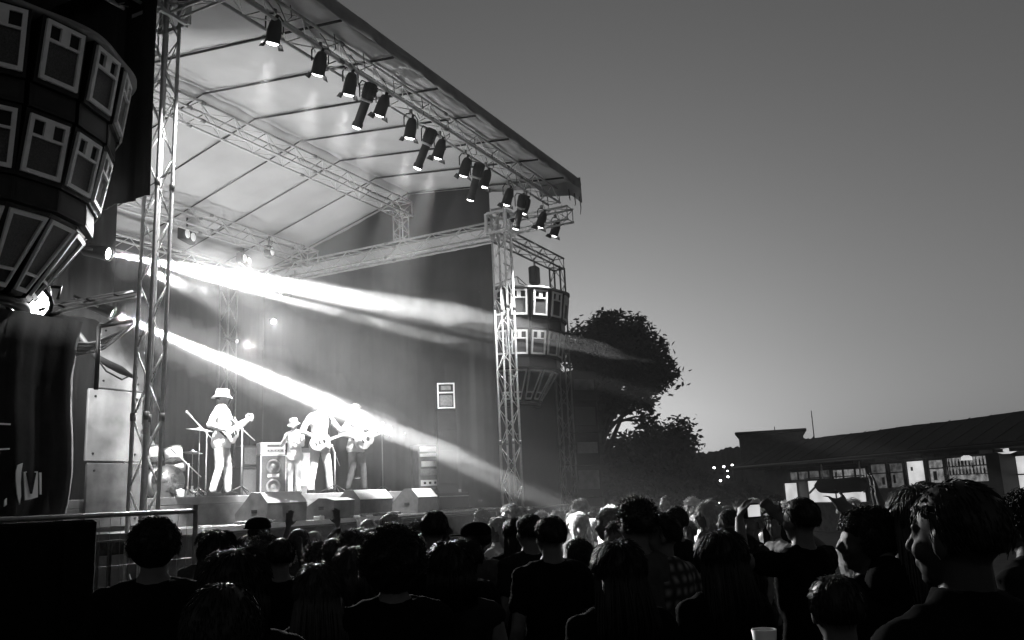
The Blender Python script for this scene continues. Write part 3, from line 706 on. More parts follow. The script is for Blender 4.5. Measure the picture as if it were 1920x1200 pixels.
HAIRM = {}
def make_hair(style, pname, seed=0):
    k = (style, pname, seed)
    if k in HAIRM: return HAIRM[k]
    ps = POSES[pname]; rnd = random.Random(seed*13+hash(style) % 7 if False else seed*13+len(style))
    tf = lambda p: rotp(p, (-.01, 0, 1.52), ps['yaw'], ps['pitch'])
    mb = MB(); C0 = Vector((-.018, 0, 1.665))
    grow = dict(short=.006, messy=.022, long=.020, curly=.018, afro=.048, bald=.003, bob=.024, tail=.012, cap=.012, bun=.014, hat=.012)[style]
    rx, ry, rz = .098+grow, .080+grow, .096+grow
    low = dict(short=1.60, messy=1.59, long=1.45, curly=1.50, afro=1.50, bald=1.66, bob=1.50, tail=1.58, cap=1.62, bun=1.57, hat=1.60)[style]
    N, Mv = 36, 22; rings = []
    for i in range(Mv+1):
        th = PI*(.015+.97*i/Mv); r = []
        for j in range(N):
            ph = 2*PI*j/N; d = Vector((math.sin(th)*math.cos(ph), math.sin(th)*math.sin(ph), math.cos(th)))
            wob = 1+(.02 if style in ('short', 'bald', 'tail') else .05)*math.sin(5*ph+3*th*seed)+.03*math.sin(11*ph+7*th)*(style != 'bald')
            p = C0+Vector((d.x*rx*wob, d.y*ry*wob, d.z*rz))
            kx = min(1, max(0, (d.x-.05)/.3)); kz = min(1, max(0, (1.725-p.z)/.07)); kk = kx*kx*(3-2*kx)*kz*kz*(3-2*kz)
            if kk > 0: p = C0+(p-C0)*(1-(.45 if style not in ('curly', 'afro', 'long', 'bob') or abs(d.y) < .6 else .2)*kk)
            if style in ('short', 'messy', 'tail', 'bun', 'cap', 'hat') and abs(d.y) > .7 and p.z < 1.665 and d.x > -.5: p = C0+(p-C0)*.88
            if p.z < low: p = C0+(p-C0)*.6
            r.append(p)
        rings.append(r)
    mb.loft([[tf(p) for p in r] for r in rings][::-1])
    def strand(pts, r0, n=3): mb.path([tf(p) for p in pts], [r0*(1-.75*i/(len(pts)-1)) for i in range(len(pts))], n)
    ns = dict(short=700, messy=800, long=700, curly=900, afro=1500, bald=120, bob=600, tail=260, cap=120, bun=260, hat=120)[style]
    for _ in range(ns):
        ph = rnd.uniform(0, 2*PI); ct = rnd.uniform(-.35, 1); stt = math.sqrt(1-ct*ct)
        d = Vector((stt*math.cos(ph), stt*math.sin(ph), ct))
        if d.x > .35 and d.z < .35: continue
        p = C0+Vector((d.x*rx, d.y*ry, d.z*rz))*.97
        if style in ('long', 'bob') and rnd.random() < .95:
            t = Vector((-.25, d.y*.5, -.8-.4*rnd.random())); t = (t-d*t.dot(d)).normalized(); q = p+d*(.006+.006*rnd.random())+t*.03
            strand([p, q, q+t*.035-d*.002], .0036)
        if style in ('short', 'bald', 'cap', 'hat', 'tail', 'bun'):
            t = Vector((-.35, d.y*.3, -.6-.3*rnd.random())); t = (t-d*t.dot(d)).normalized()
            q = p+d*.0045+t*.018; strand([p, q, q+t*.016+d*rnd.uniform(-.006, .003)], .0026)
        elif style == 'messy':
            t = Vector((rnd.uniform(-1, 1), rnd.uniform(-1, 1), rnd.uniform(-.5, .8))); strand([p, p+d*.012+t*.008, p+d*.012+t*.024], .0034)
        elif style in ('curly', 'afro'):
            u = d.orthogonal().normalized(); v = d.cross(u); L = rnd.uniform(.008, .030 if style == 'curly' else .034); a0 = rnd.uniform(0, 6); ax = (d+Vector((0, 0, -.6 if style == 'curly' else 0))).normalized()
            strand([p+ax*L*s/5+(u*math.cos(a0+1.6*s)+v*math.sin(a0+1.6*s))*.010 for s in range(6)], .0042)
        else:
            L = low-.02; zend = dict(long=rnd.uniform(1.18, 1.34), bob=rnd.uniform(1.46, 1.52))[style]
            q = Vector((min(p.x, .02)-.01, p.y*1.08, 1.60 if p.z > 1.60 else p.z)); wv_ = rnd.uniform(-.012, .012)
            side = Vector((q.x*.9-.035+rnd.uniform(-.02, .02), q.y*1.25+wv_, 1.44)); end = Vector((-.10+rnd.uniform(-.03, .03), q.y*1.2+wv_*2, zend))
            strand([p, q+d*.006, side, end] if style == 'long' else [p, q+d*.006, Vector((q.x, q.y*1.1, zend))], .007)
    if style == 'long':
        b2 = MB(); 
        for y in np.linspace(-.075, .075, 7): b2.path([(-.06, y*.9, 1.66), (-.085-.02*(1-abs(y)/.08), y, 1.54), (-.10-.02*(1-abs(y)/.08), y*1.15, 1.42), (-.11, y*1.1, 1.27)], [.035, .035, .032, .012], 8)
        mb.add([tf(v) for v in b2.v], b2.f)
    if style == 'bun': mb.add([tf(v) for v in (lambda b: (b.ell((-.10, 0, 1.75), (.045, .045, .042)), b)[1])(MB()).v], MB().ell((-.10, 0, 1.75), (.045, .045, .042)).f)
    if style == 'tail':
        b2 = MB(); b2.path([(-.10, 0, 1.70), (-.15, .01, 1.68), (-.17, .01, 1.58), (-.15, 0, 1.45)], [.02, .026, .03, .008], 8); mb.add([tf(v) for v in b2.v], b2.f)
    me = mb.mesh('hair', True); HAIRM[k] = me; return me
def make_hat(kind, pname):
    ps = POSES[pname]; tf = lambda p: rotp(p, (-.01, 0, 1.52), ps['yaw'], ps['pitch']); mb = MB()
    prof = dict(trilby=[(1.665, .165), (1.672, .168), (1.685, .118), (1.70, .112), (1.76, .108), (1.80, .095), (1.795, .06), (1.775, .02)],
                bucket=[(1.655, .175), (1.66, .178), (1.70, .118), (1.77, .108), (1.795, .09), (1.80, .03)],
                cap=[(1.69, .116), (1.70, .118), (1.74, .112), (1.775, .08), (1.79, .03)])[kind]
    rings = [[tf((-.01+r*1.02*math.cos(2*PI*k/28), r*.9*math.sin(2*PI*k/28), z+(-.02*math.cos(2*PI*k/28)**2 if r > .15 else 0))) for k in range(28)] for z, r in prof]
    mb.loft(rings)
    if kind == 'cap':
        vs = [(x, y, z) for z in (1.688, 1.698) for x, y in ((.07, -.085), (.16, -.06), (.19, 0), (.16, .06), (.07, .085))]
        mb.add([tf(v) for v in vs], [(0,1,2,3,4), (9,8,7,6,5)]+[(i, 5+i, 5+(i+1) % 5, (i+1) % 5) for i in range(5)])
    return mb.mesh('hat', True)

def person(label, loc, h, rz, pname='down', hair=('short', 'dark'), shirt=('tee', 'black'), skin=0, pants='denim', hat=None, group=None, seed=0, feet=True, wide=1.0):
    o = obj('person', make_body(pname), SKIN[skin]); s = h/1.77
    o.location = loc; o.rotation_euler.z = rz; o.scale = (s, s*wide, s)
    tag(o, label, 'person', group)
    sl = dict(tee=.55, tank=.05, long=1.9, roll=1.35)[shirt[0]]
    obj('shirt', make_shirt(pname, sl), CL[shirt[1]], o)
    obj('trousers', make_pants(pname), CL[pants], o)
    obj('shoes', make_shoes(pname), CL['black'], o)
    if hair: obj('hair', make_hair(hair[0], pname, seed), HAIR[hair[1]], o)
    if hat: obj('hat', make_hat(hat[0], pname), CL[hat[1]], o)
    return o

# ---------------------------------------------------------------- instruments and stage gear
def guitar(name, label, per, centre, neck_to, kind='electric', m=None):
    t = thing(name, label, 'guitar', per.location, per.rotation_euler.z, 'guitars played on the stage'); t.scale = per.scale
    c, e = Vector(centre), Vector(neck_to); a = (e-c).normalized(); n_ = Vector((1, 0, .12)).normalized(); n_ = (n_-a*n_.dot(a)).normalized(); b = n_.cross(a)
    out = []
    N = 40
    for k in range(N):
        th = 2*PI*k/N; u = math.cos(th); v = math.sin(th)
        L, W = (.21, .155) if kind == 'electric' else (.25, .19)
        wa = W*(1-.20*math.exp(-((u-.15)/.32)**2) - (.13 if u > .3 else 0)); x = u*L
        if kind == 'electric' and u > .55: x *= 1.0+.22*abs(v)*1.8*(1 if v > 0 else .6); x -= .03*(1-abs(v))
        out.append((x, v*wa))
    th_ = .022 if kind == 'electric' else .05
    def q(x, y, o): return c+a*x+b*y+n_*o
    mb = MB(); mb.loft([[q(x*.96, y*.96, -th_) for x, y in out], [q(x, y, -th_+.008) for x, y in out], [q(x, y, th_-.008) for x, y in out], [q(x*.96, y*.96, th_) for x, y in out]])
    mb.build('guitar_body', m or M['wood'], t, True)
    mb = MB(); vs = []
    L0 = .18; L1 = (e-c).length+.10
    mb.loft([[q(x, y, o) for y, o in ((-w_/2, th_+.002), (-w_/2*.7, th_-.014), (w_/2*.7, th_-.014), (w_/2, th_+.002), (w_/2, th_+.008), (-w_/2, th_+.008))] for x, w_ in ((L0-.06, .056), (L1, .044))])
    mb.build('neck', m or M['wood'], t)
    mb = MB(); mb.loft([[q(x, y, o) for y, o in ((-w_, th_-.008), (w_+.012, th_-.008), (w_+.012, th_+.006), (-w_, th_+.006))] for x, w_ in ((L1, .022), (L1+.06, .036), (L1+.17, .030))])
    for k in range(3):
        for s in (-1, 1): mb.tube(q(L1+.05+.04*k, s*.03, th_), q(L1+.05+.04*k, s*.065, th_), .007, n=6)
    mb.build('headstock', m or M['wood'], t)
    mb = MB(); mb.box(q(-.10, 0, th_+.006), (.03, .07, .02), Matrix((n_, b, a)).transposed())
    if kind == 'electric':
        for x in (-.02, .07): mb.box(q(x, 0, th_+.005), (.014, .075, .03), Matrix((n_, b, a)).transposed())
        mb.build('pickups', M['black'], t)
    else:
        mb.ell(q(.06, 0, th_-.0), (.05, .05, .004), 16, 5, Matrix((a, b, n_)).transposed()); mb.build('sound_hole', M['black'], t)
    sb = MB()
    for k in range(6): sb.tube(q(-.10, -.02+.008*k, th_+.014), q(L1+.03, -.014+.0056*k, th_+.011), .0009, n=3)
    sb.build('strings', M['chrome'], t)
    sp_ = MB(); sp_.path([q(-L if False else -.2, 0, -.01), V(-.14, -.10, 1.22), V(-.10, .05, 1.50), V(.02, .13, 1.50), V(.14, .14, 1.35), q(.20, .05, -.01)], .018, 6)
    sp_.build('strap', CL['black'], t, True)
    return t
def mic_stand(label, base, top, head, h2=None, group='microphone stands on the stage'):
    t = thing('microphone_stand', label, 'microphone stand', base, group=group); B = Vector(base)
    mb = MB(); tp = Vector(top)-B
    mb.tube((0, 0, .06), (0, 0, tp.z), .016, .012); mb.build('pole', M['alud'], t, True)
    lg = MB()
    for k in range(3): a = k*2*PI/3+.4; lg.tube((0, 0, .16), (.3*math.cos(a), .3*math.sin(a), .02), .011, n=6)
    lg.build('tripod_base', M['blackm'], t, True)
    hd = Vector(head)-B; bm = MB(); d = (hd-V(0, 0, tp.z)).normalized()
    bm.tube(V(0, 0, tp.z)-d*.35, hd-d*.08, .009, n=6); bm.ell(V(0, 0, tp.z), (.02, .02, .03), 8, 6); bm.build('boom', M['alu'], t, True)
    mc = MB(); mc.cap(hd-d*.16, hd-d*.03, .016, .020, 10); mc.ell(hd, (.028, .028, .028), 12, 8); mc.build('microphone', M['alu'], t, True)
    return t
def monitor(label, x, w_, y=9.55, h=.44, m=None, yaw=0):
    t = thing('stage_monitor', label, 'stage monitor', (x, y, ZA), yaw, 'wedge monitors along the stage front')
    # profile in (y,z): audience side is -y
    pr = [(-.30, 0), (-.31, .28), (-.16, h), (.0, h+.01), (.33, .14), (.30, 0)]
    mb = MB(); mb.add([(s*w_/2, a, b) for s in (-1, 1) for a, b in pr], [(5,4,3,2,1,0), (6,7,8,9,10,11)]+[(i, (i+1) % 6, 6+(i+1) % 6, 6+i) for i in range(6)])
    mb.build('monitor_cabinet', m or M['monit'], t)
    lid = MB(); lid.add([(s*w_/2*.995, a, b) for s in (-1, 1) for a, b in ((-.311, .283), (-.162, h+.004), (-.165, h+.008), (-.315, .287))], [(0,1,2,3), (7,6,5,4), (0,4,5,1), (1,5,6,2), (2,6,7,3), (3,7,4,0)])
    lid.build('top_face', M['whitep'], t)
    g_ = MB(); g_.add([(s*w_/2*.92, a, b) for s, a, b in ((-1, .03, h-.015), (1, .03, h-.015), (1, .31, .165), (-1, .31, .165))], [(0, 1, 2, 3)]); 
    g_.v = [(a, b+.012, c+.014) for a, b, c in g_.v]; g_.build('grille', M['blackm'], t)
    hd = MB()
    for s in (-1, 1): hd.box((s*(w_/2+.002), -.06, .17), (.012, .11, .05))
    hd.build('handle', M['black'], t); return t
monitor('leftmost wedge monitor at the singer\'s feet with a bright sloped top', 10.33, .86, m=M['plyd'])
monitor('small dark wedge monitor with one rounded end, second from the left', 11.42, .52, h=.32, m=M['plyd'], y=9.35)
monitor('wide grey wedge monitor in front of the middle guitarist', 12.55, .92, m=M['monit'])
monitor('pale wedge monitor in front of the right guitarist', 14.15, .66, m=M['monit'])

def boxthing(name, label, cat, loc, d, m, rz=0, parts=(), group=None):
    t = thing(name, label, cat, loc, rz, group); mb = MB(); mb.cbox((0, 0, d[2]/2), d, .012); mb.build('case', m, t)
    for nm, (cx, cz, w_, h_), pm_ in parts:
        b = MB(); b.cbox((cx, -d[1]/2-.004, cz), (w_, .02, h_), .003); b.build(nm, pm_, t)
    return t
# amplifier stack between singer and middle guitarist
ax = at(507, 930, Y=12.9)
amp = thing('guitar_amplifier', 'tall speaker cabinet with round cones and a white badge, right of the singer', 'amplifier', (ax.x, 12.9, ZD), math.radians(-30))
mb = MB(); mb.cbox((0, 0, .42), (.54, .36, .84), .02); mb.build('amp_cabinet', M['grille'], amp)
for z in (.22, .62):
    rg = MB(); rings = []
    for r, o in ((.15, -.185), (.142, -.192), (.12, -.186), (.06, -.178), (.045, -.19)):
        rings.append([(r*math.cos(2*PI*k/28), o, z-.02+r*math.sin(2*PI*k/28)) for k in range(28)])
    rg.loft(rings, True); rg.build('speaker_cone', M['alud'], amp, True)
bd = MB(); bd.cbox((0, -.187, .42), (.24, .015, .07), .005); bd.build('badge', M['whitep'], amp)
ed = MB()
for s in (-1, 1): ed.box((s*.26, -.183, .42), (.02, .012, .82))
ed.box((0, -.183, .83), (.50, .012, .02)); ed.build('edging', M['alu'], amp)
hd = boxthing('guitar_amplifier', 'white fronted amplifier head standing on the speaker cabinet', 'amplifier head', (ax.x, 12.9, ZD+.845), (.52, .30, .25), M['whitep'], math.radians(-30),
              [('control_panel', (.05, .08, .34, .07), M['alud']), ('vent', (.05, .18, .34, .05), M['grille'])])
for k in range(6):
    b = MB(); b.tube((-.1+.07*k, -.165, .08), (-.1+.07*k, -.18, .08), .012, n=8); b.build('knob', M['black'], hd, True)
sbx = at(470, 930, Y=13.3)
boxthing('speaker_box', 'dark box with a round speaker left of the white fronted amplifier', 'amplifier', (sbx.x, 13.3, ZD), (.62, .4, .62), M['blackm'], -.4, [('grille', (0, .31, .52, .5), M['grille'])])
boxthing('speaker_box', 'upper dark speaker box stacked beside the white fronted amplifier', 'amplifier', (sbx.x, 13.3, ZD+.625), (.55, .36, .42), M['blackm'], -.4, [('grille', (0, .21, .46, .34), M['grille'])])
wb = at(592, 925, Y=12.6)
boxthing('amplifier_cabinet', 'pale upright cabinet just behind the middle guitarist', 'amplifier', (wb.x-.1, 12.9, ZD), (.45, .4, 1.0), M['ply'], -.5, [('grille', (0, .55, .38, .7), M['frame'])])
# effects rack on the right
rk = at(803, 925, Y=10.85)
rack = boxthing('equipment_rack', 'equipment rack with white fronted units standing on a black case, stage right', 'rack', (rk.x, 10.85, ZD+.01), (.62, .5, .98), M['plyd'], math.radians(-35),
         [('rack_unit', (0, .88, .56, .11), M['whitep']), ('rack_unit', (0, .75, .56, .07), M['frame']), ('rack_unit', (0, .56, .5, .12), M['whitep']), ('rack_unit', (0, .38, .54, .14), M['alud']), ('rack_unit', (0, .15, .54, .13), M['frame'])])
for k in range(4):
    b = MB(); b.cbox((-.18+.12*k, -.27, .15), (.05, .02, .05), .004); b.build('socket', M['black'], rack)
b = at(850, 945, Y=10.9)
boxthing('flight_case', 'low black flight case under the equipment rack', 'flight case', (at(835, 950, Y=10.0).x, 10.0, ZA), (1.2, .45, .36), M['black'], 0, [('lid_edge', (0, .28, 1.15, .02), M['alud'])])
# small lit PA box on top of black boxes
pb = at(836, 800, Y=10.2); zb = at(836, 806, Y=10.2).z; zm = at(836, 769, Y=10.2).z; zt = at(836, 720, Y=10.2).z
boxthing('side_fill', 'tall black speaker stack against the grey side wall', 'loudspeaker', (pb.x, 10.2, ZA), (.42, .42, zm-ZA-.005), M['black'], math.radians(-52), [('grille', (0, zm-ZA-.25, .36, .36), M['blackm']), ('grille', (0, .9, .36, .7), M['blackm'])], 'side fill loudspeakers')
s2 = thing('side_fill', 'white framed loudspeaker box topmost on the black stack by the side wall', 'loudspeaker', (pb.x, 10.2, zm), math.radians(-52), 'side fill loudspeakers'); hh = zt-zm
mb = MB(); mb.cbox((0, 0, hh/2), (.40, .4, hh), .012); mb.build('case', M['black'], s2)
fr = MB(); b = .03; w_ = .19
for q in ((-w_+b/2, hh/2, b, hh-.02), (w_-b/2, hh/2, b, hh-.02)): fr.box((q[0], -.215, q[1]), (q[2], .03, q[3]))
for zc in (.01+b/2, hh-.01-b/2, hh*.62): fr.box((0, -.214, zc), (2*w_-2*b-.002, .03, b))
fr.build('frame', M['whitep'], s2)
h_ = MB(); h_.cbox((0, -.202, hh*.8), (.22, .02, .10), .01); h_.cbox((0, -.202, hh*.32), (.28, .02, hh*.42), .02); h_.build('horn_panel', M['alud'], s2)
for k, (px, lab) in enumerate(((391, 'white cloth hanging from the stage edge beside the fence post'), (673, 'white towel over the stage edge, left of the pair below the right guitarist'), (697, 'white towel over the stage edge, right of the pair below the right guitarist'))):
    x = at(px, 978, Y=8.96).x; rr = random.Random(k); vs = []; fs = []
    for i in range(9):
        for j in range(7):
            u = (i/8-.5)*(.22-.012*j*(k+1)); ang = j/6
            vs.append((x+u+.01*math.sin(j*2+k), 8.955-.012*math.sin(i*1.4+k)-(.0 if j > 1 else -.12*(2-j)/2), (ZA+.022) if j < 2 else ZA+.01-.07*(j-1)+.01*math.sin(i*1.1)))
    for i in range(8):
        for j in range(6): a = i*7+j; fs.append((a, a+7, a+8, a+1))
    o = MB().add(vs, fs).build('towel', M['whitep'], None, True); o.modifiers.new('t', 'SOLIDIFY').thickness = .008; tag(o, lab, 'towel', 'cloths on the stage edge')
# drum kit
dk = at(296, 925, Y=12.9); DX, DY = dk.x, 12.9
kit = thing('drum_kit', 'white drum kit half hidden behind the left corner tower', 'drum kit', (DX, DY, ZD), math.radians(-20))
def drum(nm, c, r, h, axis, m=None):
    mb = MB(); c = Vector(c); ax_ = Vector(axis).normalized(); mb.tube(c-ax_*h/2, c+ax_*h/2, r, n=28); d = mb.build(nm, m or M['whitep'], kit, True)
    hp = MB()
    for s in (-1, 1): hp.tube(c+ax_*(s*h/2-.012), c+ax_*(s*h/2+.012), r+.012, n=28)
    hp.build('hoop', M['chrome'], d, True); return d
drum('bass_drum', (0, -.25, .30), .28, .42, (0, 1, 0)); drum('snare_drum', (.42, .3, .62), .18, .16, (.1, -.1, 1)); drum('floor_tom', (-.55, .3, .42), .21, .40, (0, 0, 1))
drum('tom', (-.18, -.2, .78), .15, .22, (0, .35, 1)); drum('tom', (.18, -.2, .78), .15, .22, (0, .35, 1))
def cymbal(x, y, z, r, lean):
    s = MB(); s.tube((x, y, .02), (x, y, z), .012); 
    for k in range(3): a = k*2.1; s.tube((x, y, .2), (x+.25*math.cos(a), y+.25*math.sin(a), .01), .01)
    so_ = s.build('cymbal_stand', M['chrome'], kit, True)
    c = MB(); R = Euler((lean, .1, 0)).to_matrix(); c.loft([[R @ V(rr*math.cos(2*PI*k/28), rr*math.sin(2*PI*k/28), o)+V(x, y, z) for k in range(28)] for rr, o in ((r, 0), (r*.4, .02), (r*.16, .03), (.02, .055), (.02, .045), (r*.4, .012), (r*.98, -.004))]); c.build('cymbal', M['alu'], so_, True)
cymbal(.62, -.25, 1.22, .24, .1); cymbal(-.62, -.1, 1.15, .22, -.15); cymbal(.75, .35, .85, .18, 0)

# cups, bottles on the riser edge; cable tangles and lamps on the ledge
for i, (px, nm) in enumerate(((338, 'leftmost white cup standing on the riser behind the singer'), (352, 'middle white bottle on the riser behind the singer'), (360, 'rightmost white bottle on the riser behind the singer'))):
    p = at(px, 922, Y=12.3); t = thing('bottle', nm, 'bottle', (p.x, 12.3, ZD), 0, 'drinks on the riser')
    mb = MB(); r = .045 if i else .07; hh = .2 if i else .16
    mb.loft([[(rr*math.cos(2*PI*k/14), rr*math.sin(2*PI*k/14), z) for k in range(14)] for z, rr in ((0, r), (hh*.6, r), (hh*.85, r*(.4 if i else 1.05)), (hh, r*(.4 if i else 1.05)))]); mb.build('bottle_body', M['whitep'], t, True)
    mb = MB(); mb.tube((0, 0, hh), (0, 0, hh+.02), r*.45); mb.build('cap', M['alu'], t)
rnd = random.Random(4)
for nm, x0, x1 in (('tangle of cables and pedals on the ledge in front of the wide grey monitor', 12.0, 13.1), ('cable coils on the ledge left of the leftmost monitor', 9.2, 9.9), ('cables trailing on the ledge beside the pale monitor', 14.6, 15.6)):
    mb = MB()
    for k in range(4):
        pts = [(x0+(x1-x0)*i/16+rnd.uniform(-.04, .04), 9.12+.05*math.sin(i*1.3+k)+.02*k, ZA+.02+.025*abs(math.sin(i*.9+k))) for i in range(17)]
        mb.path(pts, .013, 6)
    o = tag(mb.build('cables', M['cable'] if x0 > 14 else M['alud'], None, True), nm, 'cables')
for k, (px, nm) in enumerate(((600, 'left effects pedal among the cables on the ledge'), (625, 'middle effects pedal among the cables on the ledge'), (641, 'right effects pedal among the cables on the ledge'))):
    x = at(px, 968, Y=9.15).x; t = thing('effects_pedal', nm, 'effects pedal', (x, 9.17, ZA), .2*k, 'pedals on the ledge')
    mb = MB(); mb.cbox((0, 0, .03), (.11, .14, .06), .01); mb.build('pedal_case', M['frame'], t); mb = MB(); mb.tube((0, -.03, .06), (0, -.03, .08), .014); mb.build('foot_switch', M['chrome'], t, True)

# ---------------------------------------------------------------- musicians
fa = lambda deg: math.radians(deg)
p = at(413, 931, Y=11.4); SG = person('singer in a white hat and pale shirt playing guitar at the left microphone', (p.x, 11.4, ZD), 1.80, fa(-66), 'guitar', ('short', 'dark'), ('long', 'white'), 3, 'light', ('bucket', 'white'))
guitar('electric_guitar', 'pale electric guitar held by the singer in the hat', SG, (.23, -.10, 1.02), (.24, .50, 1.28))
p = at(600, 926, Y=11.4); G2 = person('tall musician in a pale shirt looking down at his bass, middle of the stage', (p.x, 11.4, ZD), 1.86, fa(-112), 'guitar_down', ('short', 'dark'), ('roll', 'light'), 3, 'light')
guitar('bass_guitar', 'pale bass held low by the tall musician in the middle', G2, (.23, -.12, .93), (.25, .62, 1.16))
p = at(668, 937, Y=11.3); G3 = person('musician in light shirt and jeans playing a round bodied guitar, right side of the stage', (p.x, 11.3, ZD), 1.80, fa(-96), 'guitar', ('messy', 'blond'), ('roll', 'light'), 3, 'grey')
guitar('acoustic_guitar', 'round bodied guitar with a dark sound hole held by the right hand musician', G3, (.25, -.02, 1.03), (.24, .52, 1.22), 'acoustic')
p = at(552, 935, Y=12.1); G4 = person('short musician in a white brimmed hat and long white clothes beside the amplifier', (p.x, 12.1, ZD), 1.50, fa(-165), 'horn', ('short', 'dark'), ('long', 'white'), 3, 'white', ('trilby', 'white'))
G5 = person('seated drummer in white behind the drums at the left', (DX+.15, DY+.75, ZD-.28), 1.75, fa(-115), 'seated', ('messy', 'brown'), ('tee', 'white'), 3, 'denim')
mb = MB(); mb.tube((0, 0, .04), (0, 0, .44), .03); mb.ell((0, 0, .5), (.2, .2, .06), 20, 8)
for k in range(3): mb.tube((0, 0, .2), (.24*math.cos(k*2.1), .24*math.sin(k*2.1), .0), .012)
tag(mb.build('drum_stool', M['blackm'], None, True, (DX+.15, DY+.75, ZD+.01)), 'round black stool under the drummer', 'stool')
b = at(452, 935, Y=11.0); h = at(434, 787, Y=11.0); tp = at(455, 805, Y=11.0)
mic_stand('boom microphone stand in front of the singer in the hat', (b.x, 11.0, ZD), (b.x, 11.0, tp.z), h)
b = at(628, 940, Y=10.9); mic_stand('microphone stand between the two guitarists on the right', (b.x, 10.9, ZD), (b.x, 10.9, at(628, 850, Y=10.9).z), at(622, 836, Y=10.85))
b = at(718, 930, Y=12.3); mic_stand('thin upright microphone stand right of the guitarists', (b.x, 12.3, ZD), (b.x, 12.3, at(716, 812, Y=12.3).z), at(706, 807, Y=12.3))
b = at(785, 930, Y=11.9); mic_stand('microphone stand bent over beside the equipment rack', (b.x, 11.9, ZD), (b.x, 11.9, at(780, 830, Y=11.9).z), at(760, 813, Y=11.9))
b = at(352, 930, Y=12.2); mic_stand('boom stand reaching up at the left behind the singer', (b.x, 12.2, ZD), (b.x, 12.2, at(352, 872, Y=12.2).z), at(322, 842, Y=12.2))
b = at(385, 925, Y=12.6); mic_stand('tall boom stand at the back left, its arm rising behind the singer\'s shoulder', (b.x, 12.6, ZD), (b.x, 12.6, at(385, 812, Y=12.6).z), at(350, 772, Y=12.6))

